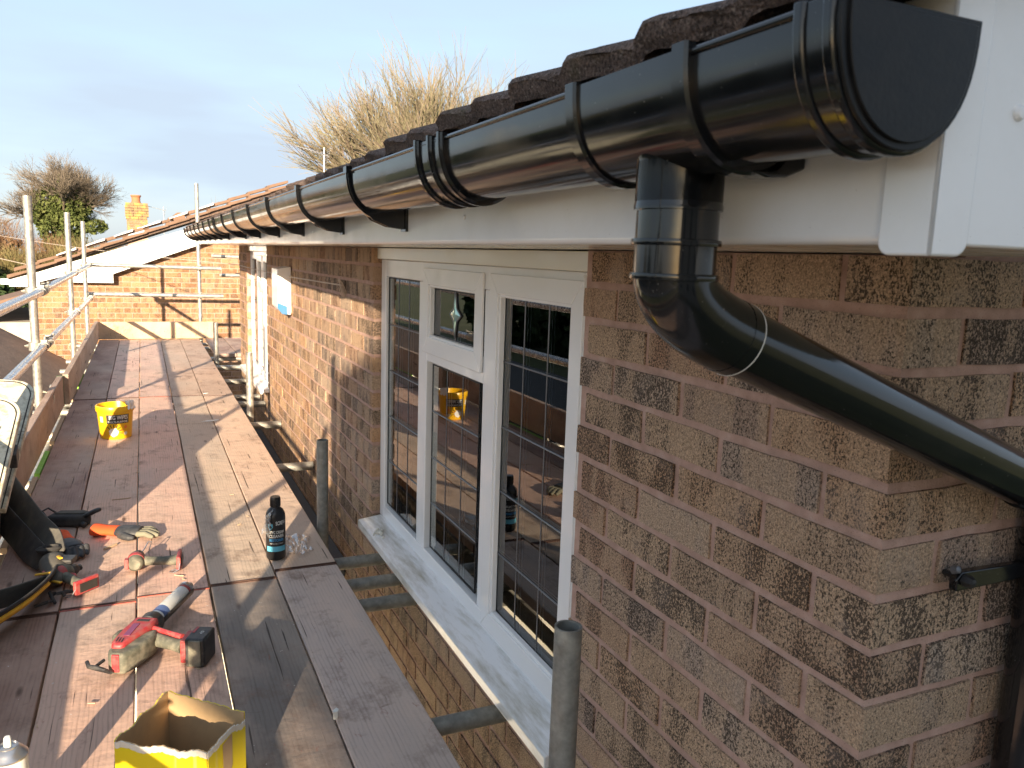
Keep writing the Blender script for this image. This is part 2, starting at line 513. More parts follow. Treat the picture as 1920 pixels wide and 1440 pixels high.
# ------------------------------------------------------------ ground
g = MB()
def gfn(u, v):
    x = -140 + 300 * u; y = -60 + 360 * v
    return (x, y, -3.2 + 0.25 * mn.noise(Vector((x * .03, y * .03, 0))))
g.grid(gfn, 60, 60)
t = NT('lawn_ground'); v = t.geo()
gc = t.ramp(t.noise(v, 0.5, 6, 0.7), [(0.3, (0.06, 0.065, 0.03)), (0.55, (0.10, 0.115, 0.045)), (0.75, (0.16, 0.14, 0.08))])
t.set(t.mix(t.ramp(t.noise(v, 14, 4), [(0.5, 0.0), (0.7, 0.4)]), gc, (0.06, 0.05, 0.03)), 0.95, normal=t.bump(t.noise(v, 12, 4), 0.6, 0.05))
g.build('ground', t.m, kind='structure')

def box_part(name, mat, parent, *b, bevel=0, **kw):
    m = MB()
    for q in b: m.box(*q)
    return m.build(name, mat, parent, bevel=bevel, **kw)

# paved strip beside the house, under the scaffold
t = NT('paving'); v = t.geo()
t.set(t.ramp(t.noise(v, 6, 6, 0.7), [(0.3, (0.26, 0.24, 0.21)), (0.6, (0.38, 0.36, 0.32)), (0.8, (0.5, 0.49, 0.45))]), 0.9, normal=t.bump(t.noise(v, 40, 4), 0.5, 0.01))
box_part('path', t.m, None, (-2.6, -0.1, -6, 12.6, -3.1, -2.86), kind='structure')

# ------------------------------------------------------------ the house
house = empty('brick_house', 'brown brick house with black gutter, white fascia and leaded windows beside the scaffold', 'house', (0, 4.4, -3.1))
HO = Vector((0, 4.4, -3.1))
def hset(o):                      # keep world coordinates for parts of an offset empty
    o.location = -HO
    return o

WIN1 = (1.50, 3.233, 0.03); WIN2 = (6.35, 7.65, 0.07); YE = 8.25; ZT = 1.178
def solid_spans(z):
    sp = []
    a = 0.694
    for w in (WIN1, WIN2):
        if z > w[2]:
            sp.append((a, w[0])); a = w[1]
    sp.append((a, YE))
    return sp

mw = MB()
mw.box(0.0055, 0.10, 0.6995, WIN1[0] - 0.004, -3.2, ZT); mw.box(0.0055, 0.10, WIN1[1] + 0.004, WIN2[0] - 0.004, -3.2, ZT)
mw.box(0.0055, 0.10, WIN2[1] + 0.004, YE, -3.2, ZT)
mw.box(0.0055, 0.10, WIN1[0] - 0.004, WIN1[1] + 0.004, -3.2, WIN1[2]); mw.box(0.0055, 0.10, WIN2[0] - 0.004, WIN2[1] + 0.004, -3.2, WIN2[2])
front = hset(mw.build('front_wall', M['mortar'], house, smooth=0))
mg = MB(); mg.box(0.1001, 4.0, 0.6995, 0.80, -3.2, 1.30); mg.box(0.1001, 4.0, YE - 0.1, YE, -3.2, 1.30)
mg.box(3.9, 4.0, 0.80, YE - 0.1, -3.2, 1.3)
gable = hset(mg.build('gable_wall', M['mortar'], house, smooth=0))

def brick_mb(m, L=0.2115, H=0.0612, D=0.1025, seed=0, T=None):
    """rough face towards -x, centred on its face"""
    q = random.Random(seed)
    T = T or (lambda p: p)
    nu, nv = 4, 2
    vs = []; fs = []
    for j in range(nv + 1):
        for i in range(nu + 1):
            edge = i in (0, nu) or j in (0, nv)
            y = (i / nu - 0.5) * L; z = (j / nv - 0.5) * H
            if i in (0, nu): y += q.uniform(-.0016, .001) * (1 if i else -1)
            else: y += q.uniform(-.008, .008)
            if j in (0, nv): z += q.uniform(-.0018, .001) * (1 if j else -1)
            x = q.uniform(.0004, .002) if edge else q.uniform(-.0014, .0006)
            vs.append(T(Vector((x, y, z))))
    w = nu + 1
    for j in range(nv):
        for i in range(nu): fs.append((j * w + i, (j + 1) * w + i, (j + 1) * w + i + 1, j * w + i + 1))
    ring = [i for i in range(w)] + [j * w + nu for j in range(1, nv + 1)] + [nv * w + i for i in range(nu - 1, -1, -1)] + [j * w for j in range(nv - 1, 0, -1)]
    b0 = len(vs)
    for k in ring:
        i = k % w; j = k // w
        y = (i / nu - 0.5) * L; z = (j / nv - 0.5) * H
        vs.append(T(Vector((D, y, z))))
    n = len(ring)
    for k in range(n): fs.append((ring[k], ring[(k + 1) % n], b0 + (k + 1) % n, b0 + k))
    m.add(vs, fs)

bm_var = []
for k in range(14):
    m = MB(); brick_mb(m, seed=k); bm_var.append(m.mesh('brick', M['brick'], smooth=50))

bricks = []          # (wall, y or x centre, z centre, length, face)
for i in range(58):
    zc = ZT - 0.0325 - 0.075 * i
    if zc < -3.1: break
    y = 0.8065 if i % 2 == 0 else 0.694
    sp = solid_spans(zc)
    while y < YE:
        a, b = y, min(y + 0.215, YE)
        for s0, s1 in sp:
            c, d = max(a, s0), min(b, s1)
            if d - c > 0.025: bricks.append(('f', (c + d) / 2, zc, d - c))
        y += 0.225
    x = 0.0 if i % 2 == 0 else 0.1125
    while x < 2.4:
        bricks.append(('g', x + 0.1075, zc, 0.215)); x += 0.225
CAMP = Vector((-0.855, 0, 1.16))
def in_view(p):
    d = Vector(p) - CAMP; w = d.dot(_f)
    if w < 0.1: return False
    X = 960 + 1500 * d.dot(_r) / w; Y = 720 - 1500 * d.dot(_u) / w
    return -80 < X < 2000 and -60 < Y < 1520
def score(b):
    p = (0, b[1], b[2]) if b[0] == 'f' else (b[1], 0.694, b[2])
    if not in_view(p): return 0
    if b[0] == 'f' and b[2] < -0.02 and 3.7 < b[1]: return 0.001
    d = Vector(p) - CAMP
    cosn = abs(d.x if b[0] == 'f' else d.y) / d.length
    return cosn * b[3] / d.length_squared
bricks.sort(key=score, reverse=True)
rest_f = MB(); rest_g = MB()
for n, b in enumerate(bricks):
    if n < 296:
        jx = R.uniform(-.0014, .0016)
        if b[0] == 'f':
            place(R.choice(bm_var), 'brick', front, (jx, b[1], b[2] + R.uniform(-.001, .001)), (R.gauss(0, .004), 0, R.gauss(0, .004)), (1, b[3] / 0.215, 1))
        else:
            place(R.choice(bm_var), 'brick', gable, (b[1], 0.694 + jx, b[2] + R.uniform(-.001, .001)), (0, R.gauss(0, .004), pi / 2 + R.gauss(0, .003)), (1, b[3] / 0.215, 1))
    else:
        if b[2] < -2.2 or score(b) == 0 and b[1] > 0.4 and b[0] == 'g': continue
        tgt = rest_f if b[0] == 'f' else rest_g
        tgt.cur = R.random(); jx = R.uniform(-.0015, .002)
        if b[0] == 'f': T = lambda p, b=b: Vector((p.x + jx, b[1] + p.y * 1, b[2] + p.z))
        else: T = lambda p, b=b: Vector((b[1] - p.y, 0.694 + p.x + jx, b[2] + p.z))
        brick_mb(tgt, L=b[3], seed=n, T=T)
rest_f.build('brick', M['brick_far'], front, smooth=50, kind='stuff')
if rest_g.v: rest_g.build('brick', M['brick_far'], gable, smooth=50, kind='stuff')

# sagging bead of silicone squeezed out along the near jamb
m = MB(); pts = []; rr = []
z = 0.05
while z < 1.14:
    pts.append((0.010 + R.uniform(-.003, .003), WIN1[0] + 0.001 + R.uniform(-.002, .002), z)); rr.append(R.choice([0.004, 0.0045, 0.005, 0.008]) * R.uniform(.8, 1.2)); z += R.uniform(.012, .03)
m.tube(pts, rr, 8)
hset(m.build('sealant_bead', M['sealant'], house))

# windows -------------------------------------------------------
XF, XG = 0.036, 0.050
def ring(m, y0, y1, z0, z1, w, x0, x1, wb=None):
    """four mitred lengths of frame; y0<y1, z0<z1"""
    wb = wb or w
    for poly in ([(y0, z1), (y1, z1), (y1 - w, z1 - w), (y0 + w, z1 - w)], [(y0, z0), (y0 + w, z0 + wb), (y1 - w, z0 + wb), (y1, z0)],
                 [(y0, z0), (y0, z1), (y0 + w, z1 - w), (y0 + w, z0 + wb)], [(y1, z1), (y1, z0), (y1 - w, z0 + wb), (y1 - w, z1 - w)]):
        m.prism([(a, b) for a, b in poly], (0, 1, 0), (0, 0, 1), (x1 - x0, 0, 0), (x0, 0, 0))

def window(W, lights, sashes, mullions, transoms, ztop, label):
    w = empty('window', label, parent=house); w.location = -HO
    y0, y1, zb = W
    m = MB()
    m.box(XF, 0.10, y1 - 0.067, y1 - 0.001, zb + 0.02, ztop)            # far jamb
    m.box(XF, 0.10, y0 + 0.001, y0 + 0.062, zb + 0.02, ztop)            # near jamb
    m.box(XF, 0.10, y0 + 0.0622, y1 - 0.0672, ztop - 0.068, ztop)       # head
    m.box(XF, 0.10, y0 + 0.0622, y1 - 0.0672, zb + 0.02, zb + 0.075)    # bottom rail
    for a, b in mullions: m.box(XF, 0.095, a, b, zb + 0.0752, ztop - 0.0682)
    for a, b, c, d in transoms: m.box(XF + 0.001, 0.094, a, b, c, d)
    m.build('window_frame', M['framew'], w, bevel=0.0035, seg=3)
    m = MB(); m.box(0.018, 0.09, y0 + 0.002, y1 - 0.002, ztop + 0.001, ZT - 0.001)
    m.build('head_trim', M['cream'], w, bevel=0.002)
    for (a, b, c, d, sw) in sashes:
        m = MB(); ring(m, a, b, c, d, sw, 0.026, XF - 0.0005)
        ring(m, a + sw - 0.004, b - sw + 0.004, c + sw - 0.004, d - sw + 0.004, 0.012, 0.032, XG - 0.001)
        m.build('sash', M['framew'], w, bevel=0.0025, seg=3)
    for (a, b, c, d, cols, rows, star) in lights:
        m = MB(); m.box(XG, XG + 0.004, a, b, c, d); m.build('pane', M['glass'], w, smooth=0)
        m = MB(); m.box(XG + 0.020, XG + 0.024, a, b, c, d); m.build('pane', M['glass'], w, smooth=0)
        m = MB()
        for q in ((a, a + 0.004, c, d), (b - 0.004, b, c, d), (a, b, c, c + 0.004), (a, b, d - 0.004, d)):
            m.box(XG - 0.003, XG - 0.0003, q[0], q[1], q[2], q[3])
        m.build('gasket', M['gasket'], w, smooth=0)
        if star:
            yc = (a + b) / 2; zc = (c + d) / 2 + 0.005
            m = MB(); out = []
            for k in range(4):
                for s in range(6):
                    tt = s / 6; p0 = [(0, .072), (.052, 0), (0, -.072), (-.052, 0)][k]; p1 = [(.052, 0), (0, -.072), (-.052, 0), (0, .072)][k]
                    bend = 1 - 0.42 * sin(pi * tt)
                    out.append(((p0[0] * (1 - tt) + p1[0] * tt) * bend, (p0[1] * (1 - tt) + p1[1] * tt) * bend))
            m.prism(out, (0, 1, 0), (0, 0, 1), (0.002, 0, 0), (XG - 0.003, yc, zc))
            inner = [(u * .5, v * .5) for u, v in out]; n = len(out)
            vs = [(XG - 0.003, yc + u, zc + v) for u, v in out] + [(XG - 0.007, yc + u, zc + v) for u, v in inner] + [(XG - 0.007, yc, zc)]
            m.add(vs, [(k, (k + 1) % n, n + (k + 1) % n, n + k) for k in range(n)] + [(n + k, n + (k + 1) % n, 2 * n) for k in range(n)])
            m.build('bevelled_star', M['beadglass'], w, smooth=20)
            m = MB()
            m.tube([(XG - 0.003, yc + u, zc + v) for u, v in out] + [(XG - 0.003, yc + out[0][0], zc + out[0][1])], 0.0028, 6)
            m.tube([(XG - 0.001, yc, zc + 0.072), (XG - 0.001, yc, d)], 0.003, 6); m.tube([(XG - 0.001, yc, zc - 0.072), (XG - 0.001, yc, c)], 0.003, 6)
            m.build('lead_strip', M['lead'], w)
        for k in range(1, cols):
            yy = a + (b - a) * k / cols
            m = MB(); m.tube([(XG - 0.0005, yy, c), (XG - 0.0005, yy, d)], 0.0024, 6, sq=(1, 0.6)); m.build('lead_strip', M['lead'], w)
        for k in range(1, rows):
            zz = c + (d - c) * k / rows
            m = MB(); m.tube([(XG - 0.0012, a, zz), (XG - 0.0012, b, zz)], 0.0024, 6); m.build('lead_strip', M['lead'], w)
    return w

w1 = window(WIN1, [(2.755, 3.160, 0.118, 1.062, 3, 5, False), (2.185, 2.606, 0.885, 1.045, 1, 1, True), (2.175, 2.606, 0.122, 0.785, 3, 4, False), (1.610, 2.022, 0.128, 1.058, 3, 5, False)],
            [(2.128, 2.664, 0.822, 1.112, 0.056), (1.545, 2.072, 0.075, 1.112, 0.055)],
            [(2.640, 2.730), (2.065, 2.128)], [(2.1282, 2.6398, 0.79, 0.87)], 1.132, 'white window of three leaded lights with a bevelled glass star at the top')
w2 = window(WIN2, [(7.225, 7.590, 0.16, 1.062, 3, 5, False), (6.86, 7.09, 0.90, 1.045, 1, 1, False), (6.86, 7.09, 0.16, 0.80, 3, 4, False), (6.425, 6.72, 0.16, 1.062, 3, 5, False)],
            [(6.815, 7.135, 0.84, 1.10, 0.045), (6.375, 6.765, 0.11, 1.10, 0.045)],
            [(7.135, 7.20), (6.765, 6.815)], [(6.8152, 7.1348, 0.80, 0.87)], 1.132, 'far white leaded window seen almost edge on')

def sill(y0, y1, zf, name='window_sill', parent=house):
    m = MB()
    m.prism([(-0.066, zf - 0.030), (-0.066, zf), (-0.062, zf + 0.003), (XF + 0.03, zf + 0.019), (XF + 0.03, zf - 0.02), (-0.048, zf - 0.02), (-0.048, zf - 0.030)], (1, 0, 0), (0, 0, 1), (0, y1 - y0, 0), (0, y0, 0))
    m2 = m.build(name, M['sillw'], parent, bevel=0.003, seg=2, smooth=30)
    return m2
hset(sill(1.46, 3.205, 0.042)); hset(sill(6.27, 7.72, 0.085))

# rooms behind the glass
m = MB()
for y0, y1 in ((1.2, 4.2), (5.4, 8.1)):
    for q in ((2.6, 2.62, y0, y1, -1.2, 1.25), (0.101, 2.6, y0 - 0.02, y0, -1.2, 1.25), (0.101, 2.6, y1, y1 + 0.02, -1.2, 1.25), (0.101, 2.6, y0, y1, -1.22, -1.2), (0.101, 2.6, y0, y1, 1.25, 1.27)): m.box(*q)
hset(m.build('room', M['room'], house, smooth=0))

cl = plain('cream_upholstery', (0.62, 0.56, 0.42), 0.8, dirt=0.1)
hset(box_part('window_board', M['framew'], house, (0.103, 0.24, 1.50, 3.22, 0.085, 0.105), bevel=0.004))
m = MB(); m.tube([(0.55, 3.05, -0.5), (0.52, 3.04, 0.25), (0.50, 2.98, 0.42), (0.55, 2.85, 0.50), (0.75, 2.70, 0.52)], [.20, .20, .18, .15, .12], 18); hset(m.build('armchair', cl, house))
hset(box_part('armchair_seat', cl, house, (0.45, 1.1, 2.05, 2.85, -0.6, 0.10), bevel=0.06, seg=4))

# soffit, fascia, boxed end
hset(box_part('soffit', M['cream'], house, (-0.345, 0.10, 0.41, 8.50, ZT + 0.002, ZT + 0.012)))
fas = MB()
fas.prism([(-0.360, 1.345), (-0.360, 1.186), (-0.3585, 1.181), (-0.354, 1.178), (-0.3455, 1.178), (-0.3455, 1.345)], (1, 0, 0), (0, 0, 1), (0, 8.10, 0), (0, 0.3915, 0))
hset(fas.build('fascia', M['white'], house, smooth=50))
bb = MB()
bb.prism([(-0.345, 1.178), (0.10, 1.178), (0.30, 1.25), (3.0, 2.33), (3.0, 2.70), (-0.345, 1.365)], (1, 0, 0), (0, 0, 1), (0, 0.018, 0), (0, 0.391, 0))
b2 = MB()
b2.prism([(-0.345, 1.178), (0.10, 1.178), (0.30, 1.25), (3.0, 2.33), (3.0, 2.70), (-0.345, 1.365)], (1, 0, 0), (0, 0, 1), (0, 0.018, 0), (0, 8.49, 0))
hset(b2.build('bargeboard', M['white'], house, bevel=0.002))
hset(bb.build('bargeboard', M['white'], house, bevel=0.002))
def rrect(y0, y1, z0, z1, r, bottom_only=True):
    p = []
    for cx, cz, a0 in ((y0 + r, z0 + r, pi), (y1 - r, z0 + r, 1.5 * pi)):
        for k in range(7): p.append((cx + r * cos(a0 + k * pi / 12), cz + r * sin(a0 + k * pi / 12)))
    return p + [(y1, z1), (y0, z1)]
ct = MB()
# the corner cover trim: one leg on the fascia, one on the boxed end
legA = [(0.3865, 1.345), (0.3865, 1.170)] + [(0.431 - 0.010 + 0.010 * sin(a), 1.180 - 0.010 * cos(a)) for a in [k * pi / 12 for k in range(7)]] + [(0.431, 1.345)]
ct.prism(legA, (0, 1, 0), (0, 0, 1), (0.0045, 0, 0), (-0.3648, 0, 0))
legB = [(-0.3648, 1.345), (-0.3648, 1.170)] + [(-0.326 - 0.012 + 0.012 * sin(a), 1.182 - 0.012 * cos(a)) for a in [k * pi / 12 for k in range(7)]] + [(-0.326, 1.345)]
ct.prism(legB, (1, 0, 0), (0, 0, 1), (0, 0.0042, 0), (0, 0.3865, 0))
hset(ct.build('corner_trim', M['white'], house, bevel=0.0022, seg=3))
for (x, z) in ((-0.284, 1.273), (-0.22, 1.36)):
    m = MB(); m.lathe([(0.0001, 0.004), (0.004, 0.0035), (0.0058, 0.001), (0.0058, 0)], (x, 0.3912, z), (0, -1, 0), 14)
    hset(m.build('nail_cap', M['white'], house))
for (y, z) in ((0.62, 1.205), (1.28, 1.222), (2.6, 1.215), (4.1, 1.215)):
    m = MB(); m.lathe([(0.0001, 0.003), (0.003, 0.0027), (0.0045, 0.001), (0.0045, 0)], (-0.3605, y, z), (-1, 0, 0), 12)
    hset(m.build('nail_cap', M['white'], house))

# roof --------------------------------------------------------
TAN = 0.40; TH = math.atan(TAN); UPX, UPZ = cos(TH), sin(TH)
def roll(y):
    """double-roll tile section: one broad high roll, one lower"""
    p = (y / 0.136) % 1.0
    hi = 0.019 if int(y // 0.136) % 2 == 0 else 0.020
    h = hi * (0.15 + 0.85 * p)
    if p > 0.78: h *= sqrt(max(0.0, 1 - ((p - 0.78) / 0.22) ** 2))
    if p < 0.05: h *= p / 0.05
    return h
def tile_mb(m, seed, T, nseg=22):
    q = random.Random(seed); W = 0.270
    ys = [W * i / nseg for i in range(nseg + 1)]
    rings = []
    for (s, lift) in ((0.0, 0.0), (0.006, 0.004), (0.42, 0.0)):
        top = []; bot = []
        for y in ys:
            zj = q.uniform(-.0014, .0014) if s < 0.1 else 0
            k = 1.0 if s < 0.1 else 0.95
            base = (0.022 * (1 - s / 0.42)) + 0.004
            top.append(Vector((s + (q.uniform(-.003, .003) if s == 0 else 0), y, base + roll(y + 0.0001) * k + 0.016 + zj + (lift if s > 0 else 0))))
            bot.append(Vector((s + (q.uniform(-.002, .004) if s == 0 else 0), y, base + roll(y + 0.0001) * k * 0.85 - 0.004 + zj)))
        rings.append([T(p) for p in top + bot[::-1]])
    m.sweep(rings, None, True)
tvar = []
for k in range(6):
    m = MB(); tile_mb(m, k, lambda p: p); tvar.append(m.mesh('tile', M['tile'], smooth=50))
def roof_pt(s, y, h): return Vector((-0.432 + s * UPX - h * UPZ, y, 1.289 + 0.013 * smoothstep(1.5, 0.8, y) - 0.006 * smoothstep(1.5, 4.0, y) + s * UPZ + h * UPX))
m = MB()
m.prism([(-0.37, 1.312), (4.0, 1.312 + 4.37 * TAN), (4.0, 1.30 + 4.37 * TAN), (-0.355, 1.300)], (1, 0, 0), (0, 0, 1), (0, 8.1, 0), (0, 0.40, 0))
roof = hset(m.build('roof', M['slate'], house, smooth=0))
NT_ = 30
stuff_t = MB()
for r in range(12):
    for k in range(NT_):
        y = 0.365 + 0.272 * k
        loc = roof_pt(0.33 * r, y, 0)
        if r == 0:
            place(tvar[k % 6], 'tile', roof, loc + Vector((R.uniform(-.006, .006), 0, R.uniform(0, .004))), (R.gauss(0, .006), -TH, R.gauss(0, .004)))
        else:
            q = Matrix.Rotation(-TH + R.gauss(0, .002), 3, 'Y'); loc = loc + Vector((R.uniform(-.005, .005), 0, R.uniform(0, .004)))
            tile_mb(stuff_t, r * 50 + k, lambda p: loc + q @ p, 16)
stuff_t.build('tile', M['tile'], roof, smooth=50, kind='stuff')

# lead-grey lean-to roof low down between scaffold and wall
m = MB()
m.prism([(0.0, -0.33), (-1.3, -0.62), (-1.3, -0.70), (0.0, -0.42)], (1, 0, 0), (0, 0, 1), (0, 4.45, 0), (0, 3.72, 0))
hset(m.build('porch_roof', M['slate'], house, bevel=0.006))
m = MB(); m.box(-1.28, -0.02, 3.75, 8.14, -3.1, -0.73)
hset(m.build('porch_wall', M['cream'], house))

# ------------------------------------------------------------ gutter
gut = empty('rainwater_gutter', 'long glossy black gutter hung along the white fascia under the roof tiles', 'gutter', (-0.42, 4.4, 1.24))
GO = Vector((-0.42, 4.4, 1.24))
def gset(o): o.location = -GO; return o
GB, GL = -0.4205, 1.315
def gprof(off, lipup=0.0, n=26, inner=0.0022):
    """closed ring (x,z): outside offset by off, inside face inset"""
    a = 0.0575 + off; d = 0.078 + off; ai = 0.0575 - inner; di = 0.078 - inner
    o = [(GB - a * cos(pi * k / n), GL + lipup - (d + lipup) * (max(0.0, sin(pi * k / n)) ** 0.80)) for k in range(n + 1)]
    i = [(GB - ai * cos(pi * k / n), GL + lipup - (di + lipup) * (max(0.0, sin(pi * k / n)) ** 0.80)) for k in range(n + 1)]
    return o + i[::-1]
def gsweep(m, off, y0, y1, lipup=0.0, ny=1, ramp=0.0):
    ys = [y0 + (y1 - y0) * k / ny for k in range(ny + 1)]
    rings = []
    if ramp:
        rings = [[Vector((x, y0, z)) for x, z in gprof(off - ramp, lipup)], [Vector((x, y0 + ramp, z)) for x, z in gprof(off, lipup)], [Vector((x, y1 - ramp, z)) for x, z in gprof(off, lipup)], [Vector((x, y1, z)) for x, z in gprof(off - ramp, lipup)]]
    else:
        rings = [[Vector((x, y, z)) for x, z in gprof(off, lipup)] for y in ys]
    m.sweep(rings, None, True)
for a, b in ((0.378, 0.530), (0.695, 1.10), (1.12, 4.93), (4.94, 8.48)):
    m = MB(); gsweep(m, 0.0, a, b)
    m.tube([(GB - 0.0575, a, GL), (GB - 0.0575, b, GL)], 0.0032, 8); gset(m.build('gutter_run', M['black'], gut, smooth=50))
def collar(name, y0, y1, bands, off=0.0028):
    m = MB(); gsweep(m, off, y0, y1, 0.004)
    for c in bands: gsweep(m, off + 0.0042, c - 0.010, c + 0.010, 0.007, ramp=0.0025); gsweep(m, off + 0.0058, c - 0.0045, c + 0.0045, 0.0085, ramp=0.001)
    # seam ribs
    gset(m.build(name, M['black'], gut, smooth=40))
collar('union_joint', 1.052, 1.178, (1.166, 1.108, 1.064))
collar('union_joint', 4.88, 5.0, (4.97, 4.91))
# running outlet with its spigot
OY = 0.600
m = MB(); gsweep(m, 0.003, 0.518, 0.702, 0.004)
for c in (0.524, 0.694): gsweep(m, 0.0075, c - 0.010, c + 0.010, 0.007, ramp=0.0025)
m.lathe([(0.050, 0.040), (0.046, 0.026), (0.041, 0.016), (0.0385, 0.004), (0.0385, -0.030), (0.0392, -0.033), (0.0392, -0.037), (0.034, -0.037)], (GB, OY, 1.242), (0, 0, 1), 40)
m.lathe([(0.034, -0.01), (0.0385, -0.03), (0.0385, 0.03)], (GB, OY, 1.242), (0, 0, 1), 40)
gset(m.build('running_outlet', M['black'], gut, smooth=40))
# end cap: D-shaped plate with a wide flange
m = MB(); gsweep(m, 0.0035, 0.372, 0.408, 0.004); gsweep(m, 0.0065, 0.374, 0.384, 0.005, ramp=0.002); gsweep(m, 0.0065, 0.398, 0.408, 0.005, ramp=0.002)
gset(m.build('end_cap', M['black'], gut, smooth=30, bevel=0.0007))
m = MB()
pl = gprof(0.0035, 0.004)[:27]
m.prism(pl, (1, 0, 0), (0, 0, 1), (0, 0.004, 0), (0, 0.3705, 0))
pl = [(GB + (x - GB) * 0.90, GL - 0.036 + (z - GL + 0.036) * 0.90) for x, z in gprof(0.0035, 0.004)[:27]]
m.prism(pl, (1, 0, 0), (0, 0, 1), (0, 0.004, 0), (0, 0.3680, 0))
gset(m.build('cap_plate', M['cap'], gut, smooth=30, bevel=0.0007))
m = MB(); m.prism(gprof(0.003)[:27], (1, 0, 0), (0, 0, 1), (0, 0.004, 0), (0, 8.48, 0)); gset(m.build('end_cap', M['black'], gut, smooth=30))
# fascia brackets
def bracket_mesh():
    m = MB()
    a = gprof(0.0012, 0.003); b = gprof(0.0052, 0.006)
    outer = b[:27]; inner = a[:27]
    ring_ = outer + inner[::-1]
    m.sweep([[Vector((x - GB, y, z - GL)) for x, z in ring_] for y in (-0.0125, 0.0125)], None, True)
    m.sweep([[Vector(((x - GB) * 1.03, y, (z - GL) * 1.02)) for x, z in ring_] for y in (-0.004, 0.004)], None, True)
    m.box(-0.066, -0.054, -0.0125, 0.0125, -0.004, 0.009)
    for s in (-1, 1):
        m.prism([(-0.035, -0.068), (-0.012, -0.092), (0.020, -0.104), (0.0605, -0.108), (0.0605, -0.060), (0.0, -0.072)], (1, 0, 0), (0, 0, 1), (0, 0.003, 0), (0, s * 0.0105 - 0.0015, 0))
    m.prism([(-0.030, -0.0785), (-0.012, -0.089), (0.020, -0.101), (0.0605, -0.105), (0.0605, -0.080), (0.0, -0.0800)], (1, 0, 0), (0, 0, 1), (0, 0.017, 0), (0, -0.0085, 0))
    m.box(0.0545, 0.0603, -0.0165, 0.0165, -0.112, 0.010)
    return m.mesh('bracket', M['black'], 40)
bme = bracket_mesh()
for y in (1.63, 2.19, 2.75, 3.30, 3.85, 4.40, 5.28, 5.80, 6.30, 6.82, 7.34, 7.86, 8.36):
    place(bme, 'bracket', gut, Vector((GB, y + R.uniform(-.02, .02), GL)) - GO)
m = MB()
m.prism([(-0.418, 1.2335), (-0.392, 1.2355), (-0.361, 1.262), (-0.361, 1.238), (-0.38, 1.2305), (-0.40, 1.229)], (1, 0, 0), (0, 0, 1), (0, 0.024, 0), (0, 0.512, 0))
gset(m.build('outlet_bracket', M['black'], gut, bevel=0.002))

# ------------------------------------------------------------ downpipe
dp = empty('downpipe', 'black round downpipe swinging from gutter outlet back across the brick corner', 'downpipe', (0.24, 0.655, -2))
DO = Vector((0.24, 0.655, -2))
def dset(o): o.location = -DO; return o
TX, TY = GB, OY
m = MB()
m.lathe([(0.0300, 0.0), (0.0345, 0.0), (0.0345, 0.030)], (TX, TY, 1.192), (0, 0, 1), 40)
m.lathe([(0.0345, 0.024), (0.0365, 0.024), (0.0368, 0.0), (0.0398, -0.0005), (0.0402, -0.003), (0.0398, -0.0055), (0.0366, -0.006), (0.0366, -0.030), (0.0398, -0.0305), (0.0402, -0.033), (0.0398, -0.0355), (0.0362, -0.036), (0.0355, -0.040)], (TX, TY, 1.180), (0, 0, 1), 40)
E0 = Vector((TX, TY, 1.150)); DP_DIR = Vector((0.56, 0.045, -0.208)).normalized()
E1 = Vector((-0.352, 0.605, 1.093))
cpt = Vector((TX, TY, E1.z - (E1.x - TX) * DP_DIR.z / DP_DIR.x))
path = []
for k in range(15):
    tt = k / 14
    path.append(E0 * (1 - tt) ** 2 + cpt * 2 * tt * (1 - tt) + E1 * tt ** 2)
m.tube(path, 0.0362, 36)
# collar lip of the bend
m.tube([E1 - DP_DIR * 0.001, E1 + DP_DIR * 0.012], 0.0366, 36)
dset(m.build('top_bend', M['black'], dp, smooth=40))
m = MB(); m.tube([E1 + DP_DIR * 0.0119, E1 + DP_DIR * 0.0131], 0.0369, 36); dset(m.build('pale_ring', M['sealant'], dp))  # thin pale ring at the end of the collar
E2 = E1 + DP_DIR * 0.60
m = MB(); m.tube([E1, E2], 0.0338, 36); dset(m.build('offset_pipe', M['black'], dp, smooth=40))
m = MB()
E3 = Vector((0.288, 0.656, E2.z - 0.10)); c2 = E2 + DP_DIR * 0.075
m.tube([E2 - DP_DIR * 0.01, E2 + DP_DIR * 0.035], 0.0366, 36)
pth = [(E2 + DP_DIR * 0.03) * (1 - k / 12) ** 2 + Vector((0.288, 0.656, c2.z)) * 2 * (k / 12) * (1 - k / 12) + E3 * (k / 12) ** 2 for k in range(13)]
m.tube(pth, 0.0362, 36); m.tube([E3, E3 - Vector((0, 0, 0.04))], 0.0385, 36)
dset(m.build('bottom_bend', M['black'], dp, smooth=40))
m = MB(); m.tube([E3, (0.288, 0.656, -3.05)], 0.034, 36); dset(m.build('lower_pipe', M['black'], dp, smooth=40))
m = MB(); m.pipe((0.288, 0.656, 0.735), (0.288, 0.656, 0.768), 0.0375, 0.0342, 32)
m.prism([(-0.012, -0.010), (0.140, -0.010), (0.140, 0.012), (-0.004, 0.016), (-0.014, 0.006)], (1, 0, 0), (0, 0, 1), (0, 0.012, 0), (0.125, 0.664, 0.750))
dset(m.build('pipe_clip', M['black'], dp, bevel=0.0015))
m = MB(); m.lathe([(0.0001, 0.016), (0.006, 0.014), (0.0085, 0.008), (0.0085, 0), (0.004, 0), (0.004, -0.03)], (0.124, 0.663, 0.756), (0, -1, 0), 6)
dset(m.build('bolt', M['gasket'], dp))
m = MB(); m.lathe([(0.0001, 0.012), (0.005, 0.009), (0.006, 0), ], (0.112, 0.672, 0.768), (0, -1, 0.4), 7); dset(m.build('wall_plug', M['lead'], dp))

